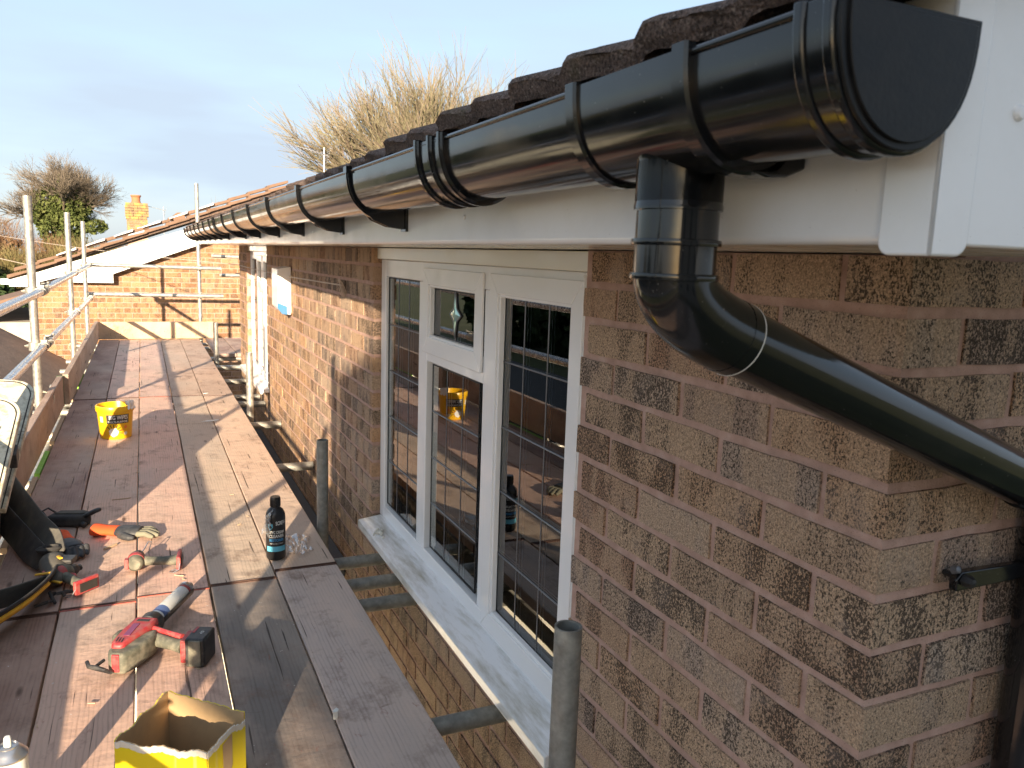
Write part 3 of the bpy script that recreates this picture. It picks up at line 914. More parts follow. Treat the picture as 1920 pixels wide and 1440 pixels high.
# ------------------------------------------------------------ scaffold
scaf = empty('scaffold', 'galvanised tube scaffold with double guard rails carrying the plank walkway beside the house', 'scaffold', (-1.48, 5.7, -2.86))
SO = Vector((-1.48, 5.7, -2.86))
def sset(o): o.location = -SO; return o
TR = 0.0242
def tube_part(name, a, b, mat='galv', n=20, **kw):
    m = MB(); m.pipe(a, b, TR, TR - 0.004, n); return sset(m.build(name, M[mat], scaf, smooth=50, **kw))
GZ = -2.88
for y, zt in ((-4.8, 1.9), (-2.2, 1.7), (0.45, 1.62), (3.1, 1.55), (5.72, 1.425), (8.58, 1.425), (10.78, 1.40)):
    tube_part('standard', (-1.482, y, GZ), (-1.482 + R.uniform(-.012, .012), y + R.uniform(-.01, .01), zt))
tube_part('standard', (-0.195, 10.98, GZ), (-0.205, 10.98, 1.93))
tube_part('standard', (-0.206, 1.135, GZ), (-0.206, 1.135, 0.532), 'galv_old', 32)
tube_part('standard', (-0.192, 3.31, GZ), (-0.192, 3.31, 0.372), 'galv_old', 28)
tube_part('standard', (-0.190, 5.86, GZ), (-0.190, 5.86, 0.43))
tube_part('standard', (-0.190, 8.75, GZ), (-0.190, 8.75, 0.39))
for y0, y1, z0, z1 in ((-4.9, 5.86, 0.87, 0.848), (5.90, 11.3, 0.852, 0.888)): tube_part('guard_rail', (-1.430, y0, z0), (-1.430, y1, z1), 'rail', 24)
for y0, y1, z0, z1 in ((-4.9, 5.92, 0.55, 0.510), (5.96, 11.2, 0.508, 0.492)): tube_part('guard_rail', (-1.432, y0, z0), (-1.432, y1, z1), 'rail', 24)
for z, x1 in ((0.895, 0.06), (0.545, 0.08)): tube_part('guard_rail', (-1.50, 10.93, z), (x1, 10.93, z - 0.012))
for y in (-2.0, 0.3, 1.055, 1.83, 2.61, 2.78, 3.00, 4.53, 5.70, 6.50, 6.84, 7.68, 8.60, 9.3, 10.3, 10.75):
    far = -0.004 if y < 8.2 else 0.35
    if y in (1.055,): far = -0.10
    tube_part('transom', (-1.60, y, -0.0635), (far, y + R.uniform(-.012, .012), -0.0635), 'galv_old' if y < 4 else 'galv')
tube_part('ledger', (-1.43, -4.9, -0.113), (-1.43, 11.2, -0.113)); tube_part('ledger', (-0.255, -4.9, -0.113), (-0.255, 11.2, -0.113), 'galv_old')
tube_part('ledger', (-1.43, -4.9, -1.9), (-1.43, 11.2, -1.9)); tube_part('ledger', (-0.25, -4.9, -1.9), (-0.25, 11.2, -1.9))
# rakers running down across the bays and the stub tubes past the far corner
tube_part('brace', (-1.53, 3.2, 1.2), (-1.53, 5.5, -0.9)); tube_part('brace', (-1.53, 0.5, 1.25), (-1.53, 2.9, -0.9))
tube_part('transom', (0.02, 11.9, 1.03), (0.7, 11.9, 1.02)); tube_part('transom', (0.12, 11.9, 0.77), (0.7, 11.9, 0.765))

def coupler_mesh(a1, a2, off):
    """a1: axis of tube through the origin; a2: axis of the second tube, at off"""
    m = MB(); a1 = Vector(a1); a2 = Vector(a2); off = Vector(off)
    m.pipe(-a1 * 0.024, a1 * 0.024, TR + 0.006, TR + 0.0006, 14); m.pipe(off - a2 * 0.024, off + a2 * 0.024, TR + 0.006, TR + 0.0006, 14)
    mid = off / 2; n = off.normalized()
    m.obox(mid, n * 0.012, a1 * 0.019, a2 * 0.019)
    for (c, ax, ot) in ((Vector((0, 0, 0)), a1, a2), (off, a2, a1)):
        s = -1 if c.length < 1e-6 else 1
        q = c + ot * (TR + 0.010) + n * s * 0.004
        m.obox(q, n * 0.016, ax * 0.017, ot * 0.007)
        m.lathe([(0.006, -0.02), (0.006, 0.030), (0.0105, 0.030), (0.0105, 0.041), (0.0055, 0.041), (0.0055, 0.052)], q, n * s, 6)
    return m.mesh('coupler', M['coupler'], 35)
cA = coupler_mesh((0, 0, 1), (0, 1, 0), (0.052, 0, 0))      # standard with rail on its inner side
cB = coupler_mesh((0, 0, 1), (1, 0, 0), (0, -0.052, 0))
cC = coupler_mesh((0, 1, 0), (1, 0, 0), (0, 0, 0.050))
for y in (-4.8, -2.2, 0.45, 3.1, 5.72, 8.58, 10.78):
    za = 0.849 if y < 5.8 else 0.852 + (y - 5.9) * 0.0067
    place(cA, 'coupler', scaf, Vector((-1.482, y, za)) - SO); place(cA, 'coupler', scaf, Vector((-1.482, y, 0.51 - max(0, y - 6) * .003)) - SO)
    place(cA, 'coupler', scaf, Vector((-1.482, y, -0.113)) - SO)
place(cB, 'coupler', scaf, Vector((-0.195, 10.98, 0.884)) - SO); place(cB, 'coupler', scaf, Vector((-0.195, 10.98, 0.536)) - SO); place(cB, 'coupler', scaf, Vector((-0.195, 10.98, 0.155)) - SO)
place(cB, 'coupler', scaf, Vector((-1.482, 10.98, 0.895)) - SO); place(cB, 'coupler', scaf, Vector((-1.482, 10.98, 0.545)) - SO)
for y in (1.83, 2.78, 4.53, 5.70, 7.68, 9.3, 10.3): place(cC, 'coupler', scaf, Vector((-1.43, y, -0.113)) - SO)
# sleeve couplers joining the rail lengths
for (y, z) in ((5.88, 0.850), (5.94, 0.509)):
    m = MB(); m.pipe((-1.431, y - 0.065, z), (-1.431, y + 0.065, z), TR + 0.007, TR + 0.0006, 16)
    for s in (-1, 1):
        m.obox((-1.431, y + s * 0.045, z + 0.034), (0.013, 0, 0), (0, 0.016, 0), (0, 0, 0.010)); m.lathe([(0.0055, 0), (0.0055, 0.03), (0.010, 0.03), (0.010, 0.04)], (-1.431, y + s * .045, z + 0.036), (0.8, 0, 0.3), 6)
    sset(m.build('sleeve_coupler', M['coupler'], scaf))

# ------------------------------------------------------------ boards of the walkway
XS = [(-1.3560, -1.1380), (-1.1325, -0.9130), (-0.9075, -0.6850), (-0.6780, -0.4585), (-0.4530, -0.2300)]
rows = [(0.70, (2.745, 2.762, 2.785, 2.800, 2.862)), (None, (6.640, 6.655, 6.650, 6.640, 6.600)), (None, (10.795,) * 5)]
tints = [[(0.30, 0.185, 0.14), (0.58, 0.38, 0.29), (0.57, 0.37, 0.285), (0.20, 0.17, 0.15), (0.54, 0.44, 0.39)],  # outermost boards: darker tints carry the shade beside the toe board
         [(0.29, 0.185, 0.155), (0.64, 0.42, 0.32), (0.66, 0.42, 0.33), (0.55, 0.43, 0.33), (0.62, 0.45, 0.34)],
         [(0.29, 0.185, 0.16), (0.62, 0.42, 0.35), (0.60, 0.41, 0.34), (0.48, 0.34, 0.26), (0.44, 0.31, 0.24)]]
cols = ['outermost by the toe board', 'second from the toe board', 'middle of the five', 'fourth from the toe board', 'inner edge by the wall gap']
rown = ['nearest run', 'middle run', 'far run']
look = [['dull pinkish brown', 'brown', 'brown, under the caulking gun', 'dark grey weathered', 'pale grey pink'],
        ['shade-tinted purple brown', 'sunlit brown, under the yellow bucket', 'sunlit pink brown', 'sunlit tan', 'sunlit tan, under the black bottle'],
        ['shade-tinted purple brown', 'reddish brown', 'reddish brown', 'streaked brown', 'weathered brown']]
iron = plain('rusty_hoop_iron', (0.13, 0.07, 0.05), 0.7, 0.3, 0.6, (0.06, 0.035, 0.03), 60)
bandred = plain('red_end_paint', (0.42, 0.10, 0.07), 0.6, 0.0, 0.5, (0.15, 0.05, 0.03), 60)
for c in range(5):
    y0 = -1.15
    for r in range(3):
        y1 = rows[r][1][c]
        x0, x1 = XS[c]; L = y1 - y0
        yc = (y0 + y1) / 2; xc = (x0 + x1) / 2
        q = random.Random(c * 7 + r)
        m = MB(); ns = 26
        tw = q.uniform(-.002, .002); bow = q.uniform(-.001, .003)
        def prof(s, wob):
            w = (x1 - x0) / 2
            y = -L / 2 + L * s
            bx = bow * sin(pi * s)
            zt = 0.0 + bx + wob
            a = 0.0025
            return [Vector((-w + q.uniform(-.0008, .0008), y, zt - 0.038)), Vector((-w + q.uniform(-.0008, .0008), y, zt - a)), Vector((-w + a, y, zt)), Vector((-w * .3, y, zt + q.uniform(-.0008, .0003))), Vector((w * .4, y, zt + q.uniform(-.0008, .0003))),
                    Vector((w - a, y, zt + tw * (s - .5))), Vector((w + q.uniform(-.0008, .0008), y, zt - a + tw * (s - .5))), Vector((w + q.uniform(-.0008, .0008), y, zt - 0.038 + tw * (s - .5)))]
        m.sweep([prof(k / ns, 0) for k in range(ns + 1)], None, True)
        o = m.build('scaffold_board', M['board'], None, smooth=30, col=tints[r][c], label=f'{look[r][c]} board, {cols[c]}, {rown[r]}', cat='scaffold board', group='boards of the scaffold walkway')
        o.location = (xc, yc, -0.001 * (c % 2) + q.uniform(-.0015, .001))
        # hoop iron binding on the board ends
        for e in (-1, 1):
            b = MB(); w = (x1 - x0) / 2 + 0.0009; ye = e * (L / 2)
            th = q.choice([.002, .003, .005])
            b.box(-w, w, ye - 0.001 - (th if e > 0 else 0), ye + 0.001 + (0 if e > 0 else th), -0.039, 0.0022 + bow * 0)
            b.build('end_band', bandred if (c, r, e) in ((2, 0, 1), (1, 0, 1), (2, 1, 1)) else iron, o, smooth=0)
        y0 = y1 + 0.008 + q.uniform(0, .004)
# short planks filling in round the far end of the house
for k, (xa, xb) in enumerate(((-0.155, 0.06), (0.068, 0.29), (0.297, 0.52))):
    m = MB(); m.box(xa, xb, 9.25, 10.85, -0.038, 0.0)
    o = m.build('scaffold_board', M['board'], None, bevel=0.003, col=(0.33, 0.225, 0.19), label=['short brown plank round the far house corner, nearest the walkway', 'middle short plank round the far house corner', 'short plank round the far house corner, farthest from the walkway'][k], cat='scaffold board', group='short planks at the far corner')
# toe boards
def toe(name, label, b, col, twist=0):
    m = MB(); m.box(*b)
    return m.build(name, M['board'], None, bevel=0.004, col=col, label=label, cat='toe board', group='toe boards round the walkway')
tb1 = toe('toe_board', 'nearer brown toe board on edge along the outer side, green painted end', (-1.432, -1.394, 2.45, 6.42, 0.004, 0.218), (0.34, 0.225, 0.17))
tb2 = toe('toe_board', 'farther brown toe board on edge along the outer side', (-1.398, -1.360, 6.43, 10.80, 0.006, 0.226), (0.38, 0.27, 0.20))
tb3 = toe('toe_board', 'pale yellow toe board across the far end of the walkway', (-1.395, -0.055, 10.835, 10.873, 0.003, 0.214), (0.56, 0.40, 0.24))
tb0 = toe('toe_board', 'brown toe board nearest the camera along the outer side', (-1.432, -1.394, -1.5, 2.44, 0.004, 0.218), (0.34, 0.225, 0.17))
green = plain('green_end_paint', (0.06, 0.13, 0.05), 0.6); limegreen = plain('lime_ground_green', (0.25, 0.60, 0.06), 0.5)
m = MB(); m.box(-1.4335, -1.3925, 6.405, 6.4225, 0.003, 0.2195); m.build('painted_end', green, tb1, smooth=0)
# wire ties round the toe boards
wire = plain('tie_wire', (0.62, 0.58, 0.48), 0.5, 0.3, 0.2)
for (y, b) in ((5.72, tb1), (8.58, tb2)):
    m = MB()
    for k in range(3):
        pts = []
        for i in range(21):
            a = 2 * pi * i / 20
            pts.append((-1.452 + 0.062 * cos(a), y + k * 0.008 + 0.012 * sin(a * 2 + k), 0.17 + 0.055 * sin(a) + 0.006 * sin(3 * a + k)))
        m.tube(pts, 0.0022, 5)
    m.build('wire_tie', wire, b)
# daylight and bright ground in the slot are added later as coloured strips

# ------------------------------------------------------------ unseen house added behind the camera, shaped so its flank shades the near bay
render_wall = plain('rough_render', (0.50, 0.46, 0.40), 0.9, dirt=0.4, dscale=2, bump=0.5, bscale=40, bdist=0.01)
nb = empty('shade_house', 'unseen rendered block with stepped flank, added behind the viewpoint to shade the near bay', 'house', (-1, -12.5, -3.2))
NO = Vector((-1, -12.5, -3.2))
def nset(o): o.location = -NO; return o
nset(box_part('wall', render_wall, nb, (-4.7, 4.0, -17, -9.0, -3.2, 2.99)))
nset(box_part('shade_upper_wall', render_wall, nb, (-5.0, 4.0, -17, -8.05, 2.992, 3.90)))
nset(box_part('shade_attic_wall', render_wall, nb, (-5.0, 4.0, -17, -8.75, 3.902, 5.0)))
nset(box_part('shade_parapet', M['sealant'], nb, (-5.05, 4.05, -17.05, -8.70, 5.001, 5.06)))
for x in (-3.6, -0.6, 2.2):
    for z, yy in ((-1.6, -9.0), (0.9, -9.0)):
        w = MB(); ring(w, 0, 1.2, 0, 1.3, 0.07, -0.03, 0.05)
        w.v = [(x + v[1], yy - v[0] + 0.02, z + v[2]) for v in w.v]
        f = nset(w.build('window', M['framew'], nb)); p = MB(); p.box(x + 0.07, x + 1.13, yy + 0.001, yy + 0.008, z + 0.07, z + 1.23); p.build('pane', M['gasket'], f)

# ------------------------------------------------------------ brick gable across the end of the walkway
fh = empty('gabled_house', 'sun-orange tinted brick gable with white bargeboards closing off the end of the walkway', 'house', (-0.8, 13.1, -3.2))
FO = Vector((-0.8, 13.1, -3.2))
def fset(o): o.location = -FO; return o
FYW = 12.90
def top_at(x): return 0.70 + (x + 1.80) * 0.395 + (0.0 if x > -1.8 else -0.02)
m = MB(); m.prism([(-2.24, -3.2), (1.6, -3.2), (1.6, 2.0), (-1.80, 0.72), (-2.24, 0.55)], (1, 0, 0), (0, 0, 1), (0, 0.1, 0), (0, FYW + 0.004, 0))
fw = fset(m.build('wall', M['mortar'], fh, smooth=0))
m = MB(); q = random.Random(3)
for i in range(40):
    z = -1.15 + 0.075 * i; x = -2.24 - (0.1125 if i % 2 else 0.0)
    while x < 1.3:
        a = max(x, -2.24); b = x + 0.215
        if z + 0.03 < top_at((a + b) / 2) + 0.03 and b - a > 0.04:
            m.cur = q.random(); j = q.uniform(-.002, .003)
            m.box(a, b, FYW - 0.001 + j, FYW + 0.03, z - 0.0325, z + 0.0325)
        x += 0.225
m.build('brick', M['brick_sun_orange'], fw, smooth=0, kind='stuff')
BY = 12.74
m = MB(); m.prism([(-2.50, 0.535), (-2.14, 0.53), (-2.14, 0.60), (-1.806, 0.70), (-1.806, 0.860), (-2.12, 0.745), (-2.50, 0.622)], (1, 0, 0), (0, 0, 1), (0, 0.022, 0), (0, BY, 0))
fset(m.build('bargeboard', M['white'], fh, smooth=0))
m = MB(); m.prism([(-1.80, 0.602), (-1.235, 0.602), (-1.235, 0.728), (0.70, 1.48), (0.70, 1.72), (-1.80, 0.862)], (1, 0, 0), (0, 0, 1), (0, 0.022, 0), (0, BY, 0))
fset(m.build('bargeboard', M['white'], fh, smooth=0))
m = MB(); m.box(-2.60, -2.503, BY - 0.002, BY + 0.12, 0.56, 0.635); fset(m.build('eaves_gutter', M['white'], fh))
m = MB(); m.prism([(-1.80, 0.63), (-1.26, 0.63), (-1.26, 0.735), (0.70, 1.50), (0.70, 1.55), (-1.80, 0.80)], (1, 0, 0), (0, 0, 1), (0, FYW - BY - 0.03, 0), (0, BY + 0.024, 0))
fset(m.build('soffit', M['white'], fh, smooth=0))
# roof: overlapping tile courses seen at the verge, with white undercloak strips showing between
m = MB()
m.prism([(-2.52, 0.66), (1.2, 2.12), (1.2, 2.02), (-2.52, 0.625)], (1, 0, 0), (0, 0, 1), (0, 7.0, 0), (0, BY + 0.03, 0))
fr = fset(m.build('roof', M['tile'], fh, smooth=0))
tint_tile = mk_tile(); 
lt = plain('brown_clay_tile', (0.21, 0.13, 0.09), 0.9, dirt=0.7, dirt_col=(0.14, 0.09, 0.06), dscale=9, bump=0.8, bscale=50, bdist=0.01)  # brown clay with random darker patches
for k in range(13):
    x = -2.5 + 0.285 * k; z = 0.668 + (x + 2.5) * 0.392
    m = MB()
    jj = q.uniform(-.008, .008)
    m.prism([(x - 0.02, z - 0.03), (x + 0.30, z + 0.085), (x + 0.30, z + 0.115), (x - 0.02, z + 0.022)], (1, 0, 0), (0, 0, 1), (0, 0.33, 0), (0, BY - 0.03 + jj, 0))
    m.prism([(x + 0.02, z + 0.055), (x + 0.335, z + 0.165), (x + 0.335, z + 0.205), (x + 0.02, z + 0.105)], (1, 0, 0), (0, 0, 1), (0, 0.30, 0), (0, BY + 0.35 + jj, 0))
    m.build('verge_tile', lt, fr, smooth=0, bevel=0.006)
for k in range(6):
    x = -1.95 + 0.37 * k; z = 0.668 + (x + 2.5) * 0.392 + 0.075
    m = MB(); m.prism([(x, z), (x + 0.25, z + 0.092), (x + 0.25, z + 0.122), (x, z + 0.012)], (1, 0, 0), (0, 0, 1), (0, 0.02, 0), (0, BY + 0.29, 0)); m.build('white_undercloak', M['white'], fr, smooth=0)
m = MB(); m.tube([(-0.33, BY + 0.30, 1.555), (-0.33, BY + 1.6, 1.555)], 0.085, 16); m.build('ridge_tile', lt, fr)

# low garage roof beside it
gr = empty('garage', 'low garage with brown roof and white bargeboard below the guard rails', 'garage', (-2.2, 10, -3.2))
GR0 = Vector((-2.2, 10, -3.2))
def grset(o): o.location = -GR0; return o
m = MB()
vs = [(-2.75, 12.85, 0.02), (-1.72, 12.85, -0.60), (-1.72, 6.8, -0.60), (-2.75, 8.4, 0.02)]
vs += [(a, b, c - 0.09) for a, b, c in vs]
m.add(vs, [(0, 1, 2, 3), (7, 6, 5, 4), (0, 4, 5, 1), (1, 5, 6, 2), (2, 6, 7, 3), (3, 7, 4, 0)])
grset(m.build('roof', plain('brown_felt_roof', (0.27, 0.185, 0.13), 0.9, dirt=0.6, dirt_col=(0.13, 0.09, 0.07), dscale=3, bump=0.6, bscale=14, bdist=0.02), gr, smooth=0))
m = MB(); m.prism([(-2.58, -0.42), (-1.85, -0.42), (-1.85, -0.10), (-2.58, 0.0)], (1, 0, 0), (0, 0, 1), (0, 0.03, 0), (0, 8.0, 0)); grset(m.build('bargeboard', M['white'], gr))
grset(box_part('wall', render_wall, gr, (-2.56, -1.80, 8.2, 12.8, -3.2, -0.62)))

# ------------------------------------------------------------ far chimney
ch = empty('distant_house', 'yellow lichened brick chimney with orange pot on a roof beyond the gable', 'house', (-0.95, 28, -3.2))
CO = Vector((-0.95, 28, -3.2))
def cset(o): o.location = -CO; return o
lich = NT('lichened_brick'); v = lich.geo()
lc = lich.ramp(lich.noise(v, 5, 6, 0.7), [(0.35, (0.17, 0.11, 0.075)), (0.5, (0.28, 0.19, 0.10)), (0.6, (0.40, 0.29, 0.08)), (0.75, (0.27, 0.23, 0.18))])
lich.set(lc, 0.95, normal=lich.bump(lich.noise(v, 20, 3), 0.6, 0.02))
m = MB(); q = random.Random(9)
z = 1.40
while z < 2.30:
    c = 0.0 if z < 1.93 or z > 2.18 else 0.035
    if 1.86 < z <= 1.93 or 2.18 < z < 2.26: c = 0.02
    x = -1.215 - c + (0.11 if int(round(z / .078)) % 2 else 0) - 0.11
    while x < -0.665 + c:
        a = max(x, -1.215 - c); b = min(x + 0.215, -0.665 + c)
        if b - a > .03: m.box(a, b, 26.0 - c, 26.6 + c, z, z + 0.068)
        x += 0.225
    z += 0.078
m2 = MB(); m2.box(-1.205, -0.675, 26.01, 26.59, -3, 2.28)
stack = cset(m2.build('chimney', M['mortar'], ch, smooth=0))
m.build('brick', lich.m, stack, smooth=0, kind='stuff')
m = MB(); m.lathe([(0.13, 2.29), (0.125, 2.36), (0.115, 2.40), (0.118, 2.50), (0.14, 2.52), (0.14, 2.56), (0.11, 2.56), (0.10, 2.35)], (-0.955, 26.3, 0), (0, 0, 1), 20)
m.build('chimney_pot', plain('terracotta', (0.48, 0.17, 0.08), 0.85, dirt=0.4, dscale=6), stack)
m = MB(); m.prism([(-1.24, 1.35), (-0.655, 1.50), (-0.655, 1.70), (-0.95, 1.62), (-0.95, 1.56), (-1.24, 1.50)], (1, 0, 0), (0, 0, 1), (0, 0.02, 0), (0, 25.965, 0)); m.build('lead_flashing', plain('lead_sheet', (0.50, 0.52, 0.55), 0.5, 0.2, 0.3, dscale=8), stack)
m = MB(); m.prism([(-6, -1.0), (3.5, 2.0), (3.5, 1.9), (-6, -1.1)], (1, 0, 0), (0, 0, 1), (0, 8, 0), (0, 25.98, 0)); cset(m.build('roof', lt, ch, smooth=0))
cset(box_part('wall', render_wall, ch, (-5, 3.4, 27, 33, -3.2, -1.2)))

# television aerials
alu = plain('aerial_metal', (0.55, 0.55, 0.55), 0.4, 0.7, 0.2)
def aerial(label, loc, k, ang, mast, n=9):
    e = empty('television_aerial', label, 'aerial', loc)
    m = MB(); m.tube([(0, 0, -1.6), (0, 0, mast)], 0.016 * k, 8); m.build('mast', alu, e)
    d = Vector((cos(ang), sin(ang) * 0.5, 0.22)).normalized(); s = d.cross(Vector((0, 0, 1))).normalized(); up = s.cross(d)
    o = Vector((0, 0, mast * 0.80))
    m = MB(); m.tube([o - d * 0.12 * k, o + d * 0.85 * k], 0.014 * k, 6); m.build('boom', alu, e)
    for i in range(n):
        c = o + d * (0.02 + 0.82 * i / (n - 1)) * k; h = (0.16 - 0.006 * i) * k
        m = MB(); m.tube([c - s * h, c + s * h], 0.010 * k, 5); m.build('element', alu, e)
    for sg in (-1, 1):
        for j in range(3):
            c = o - d * 0.10 * k + up * sg * (0.05 + 0.07 * j) * k
            m = MB(); m.tube([c - s * 0.22 * k, c + s * 0.22 * k], 0.009 * k, 5); m.build('reflector_rod', alu, e)
    m = MB(); m.tube([o, o + Vector((.06, 0, -.12)) * k, o + Vector((.03, 0, -.3)) * k, o + Vector((0.0, 0, -.35)) * k], 0.005 * k, 6); m.build('cable', M['gasket'], e)
    return e
aerial('television aerial on a mast above the roof tiles, in front of the bare willow', (1.59, 12.0, 2.12), 0.52, pi, 0.50)
aerial('small distant television aerial right of the chimney', (-0.22, 26.5, 1.78), 0.55, pi, 0.50, 6)

# telephone wires
wirem = plain('overhead_wire', (0.55, 0.46, 0.38), 0.6, 0, 0.2)
def wire_thing(label, pts, r):
    m = MB(); m.tube(pts, r, 6); return m.build('overhead_wire', wirem, None, label=label, cat='wire', group='overhead wires')
def sag(a, b, s, n=24):
    a = Vector(a); b = Vector(b)
    return [a.lerp(b, k / n) - Vector((0, 0, 4 * s * (k / n) * (1 - k / n))) for k in range(n + 1)]
P_end = Vector((-0.012, 3.72, 1.002)); P_c = Vector((-0.02, 8.22, 0.995))
wire_thing('thin wire running from the brick wall across to the upper left over the rails', sag(P_end, P_c, 0.012, 10) + sag(P_c, (-7.2, 26.0, 2.02), 0.20)[1:], 0.0035)
wire_thing('thin wire on the left dropping to the gable roof', sag((-7.6, 24.0, 1.85), (-2.15, 12.8, 0.80), 0.10), 0.0045)
m = MB()
for k in range(3): m.tube([(-0.012 - .02 * sin(i * .9 + k), 3.72 + .02 * i / 8 + .03 * cos(i + k * 2), 0.985 + .045 * sin(i * .8 + k)) for i in range(9)], 0.0018, 5)
m.build('wire_tie', wirem, None, label='tangle of thin wire ends on the brick wall left of the large window', cat='wire tangle')

# white box on the wall
ab = empty('alarm_box', 'white plastic alarm box with blue lower corner on the sunlit brick wall', 'alarm box', (-0.045, 5.3, 0.9))
m = MB(); n = 12
pol = [(-0.088, 0.135), (-0.002, 0.150), (-0.002, -0.135)] + [(-0.002 - 0.060 * (k / n), -0.135 - 0.018 * sin(pi * (0.5 + 0.5 * k / n))) for k in range(1, n)] + [(-0.088, -0.105)]
m.prism(pol, (1, 0, 0), (0, 0, 1), (0, 0.24, 0), (0.045, -0.09, 0)); m.build('cover', M['white'], ab, bevel=0.006, seg=3)
m = MB(); m.prism([(-0.0885, -0.075), (-0.03, -0.10), (-0.03, -0.1515), (-0.062, -0.147), (-0.0885, -0.108)], (1, 0, 0), (0, 0, 1), (0, 0.003, 0), (0.045, -0.0925, 0)); m.build('blue_badge', plain('blue_plastic', (0.05, 0.20, 0.42), 0.4), ab)

# ------------------------------------------------------------ vegetation
bark = mk_leafy('bark', [(0.11, 0.085, 0.06), (0.16, 0.13, 0.09)], 2)
twig = mk_leafy('winter_twig', [(0.14, 0.115, 0.09), (0.21, 0.175, 0.135), (0.19, 0.155, 0.125)], 1)
willow = mk_leafy('willow_twig', [(0.20, 0.185, 0.10), (0.25, 0.215, 0.15), (0.25, 0.18, 0.145)], 0.8)
ivy = mk_leafy('ivy_leaf', [(0.05, 0.07, 0.022), (0.10, 0.125, 0.035), (0.17, 0.18, 0.06)], 1.2)
evergreen = mk_leafy('evergreen_leaf', [(0.018, 0.035, 0.014), (0.035, 0.06, 0.02), (0.06, 0.09, 0.03)], 1.2)
dry = mk_leafy('dry_twig_leaf', [(0.16, 0.09, 0.05), (0.24, 0.14, 0.08), (0.20, 0.16, 0.08)], 0.9)
olive = mk_leafy('olive_twig_leaf', [(0.12, 0.10, 0.04), (0.20, 0.17, 0.07), (0.26, 0.20, 0.10)], 0.9)

def branchy(q, parts, p, d, L, r, lv, maxlv, spread, up, kids):
    n = 3; pts = [p]; rs = [r]
    dd = d
    for i in range(n):
        dd = (dd + Vector((q.gauss(0, .12), q.gauss(0, .12), q.gauss(0, .08) + up))).normalized()
        pts.append(pts[-1] + dd * (L / n)); rs.append(r * (1 - 0.45 * (i + 1) / n))
    mb = parts[min(lv, len(parts) - 1)]; mb.cur = q.random()
    mb.tube(pts, rs, 6 if lv == 0 else (4 if lv < 3 else 3), caps=False)
    if lv >= maxlv: return
    for k in range(kids[lv]):
        t = q.uniform(0.35, 1.0) if lv else q.uniform(0.5, 1.0)
        i = min(n - 1, int(t * n)); f = t * n - i
        b = pts[i].lerp(pts[i + 1], f)
        a = Vector((q.gauss(0, 1), q.gauss(0, 1), q.gauss(0, .6))).normalized()
        nd = (dd * (1 - spread) + a * spread).normalized()
        branchy(q, parts, b, nd, L * q.uniform(.55, .8), r * .52, lv + 1, maxlv, spread, up, kids)

def leaves(m, q, c, rad, n, size, gap=0.5, blade=False):
    for _ in range(n):
        while True:
            u = Vector((q.uniform(-1, 1), q.uniform(-1, 1), q.uniform(-1, 1)))
            if 0.15 < u.length < 1: break
        u = u.normalized() * (u.length ** 0.45)
        if mn.noise(u * 2.3 + c * .37) < -gap * 0.3 and q.random() < 0.85: continue
        p = c + Vector((u.x * rad[0], u.y * rad[1], u.z * rad[2]))
        m.cur = max(0, min(1, 0.45 + 0.35 * mn.noise(p * 1.4) + q.uniform(-.3, .3)))
        a = Vector((q.gauss(0, 1), q.gauss(0, 1), q.gauss(0, 1))).normalized(); b = a.cross(Vector((q.gauss(0, 1), q.gauss(0, 1), q.gauss(0, 1)))).normalized()
        s = size * q.uniform(.6, 1.4)
        if blade:
            up = (u * 0.7 + Vector((q.gauss(0, .5), q.gauss(0, .5), 0.7))).normalized(); sd = up.cross(a).normalized()
            m.add([p - sd * s * .04, p + sd * s * .04, p + up * s * 2.2], [(0, 1, 2)])
        else:
            m.add([p - a * s, p - b * s * .6, p + a * s, p + b * s * .6], [(0, 1, 2, 3)])

q = random.Random(21)
e = empty('ivy_covered_tree', 'bare round-headed tree with thick green ivy up its middle, left of the chimney', 'tree', (-6.2, 70, -3.2))
parts = [MB(), MB(), MB(), MB(), MB()]
for k in range(16):
    a = 2 * pi * k / 8 + q.uniform(-.3, .3); el = q.uniform(0.15, 0.9) if k < 9 else q.uniform(.9, 1.5)
    d = Vector((cos(a) * cos(el), sin(a) * cos(el) * .6, sin(el))).normalized()
    branchy(q, parts[1:], Vector((0, 0, 5.0 + 1.2 * q.random())), d, q.uniform(1.9, 2.6), 0.12, 0, 4, .38, 0.03, [5, 5, 5, 4])
parts[0].tube([(0, 0, 0), (0.1, 0, 3), (0, 0, 6.5)], [0.38, 0.3, 0.18], 10)
parts[0].build('trunk', bark, e)
cr = empty('crown', parent=e)
for i, nm in ((1, 'limb'), (2, 'branch'), (3, 'twig'), (4, 'twig')): parts[i].build(nm, twig if i > 1 else bark, cr, smooth=0, kind='stuff')
m = MB()
for c, rad, n in (((0, 0, 5.2), (1.5, 1.3, 2.1), 5200), ((0.7, -.3, 6.9), (1.25, 1, 1.5), 3000), ((-.9, -.3, 6.5), (1.15, 1, 1.4), 2600), ((.1, 0, 8.0), (1.0, .8, 1.1), 1200), ((2.2, -.2, 5.3), (.75, .5, .5), 700), ((0, 0, 3), (1.1, .9, 2.0), 1600)): leaves(m, q, Vector(c) + Vector((0, 0, .25)), [r_ * 1.15 for r_ in rad], n, 0.14)
m.build('ivy', ivy, e, smooth=0, fix=False, kind='stuff')

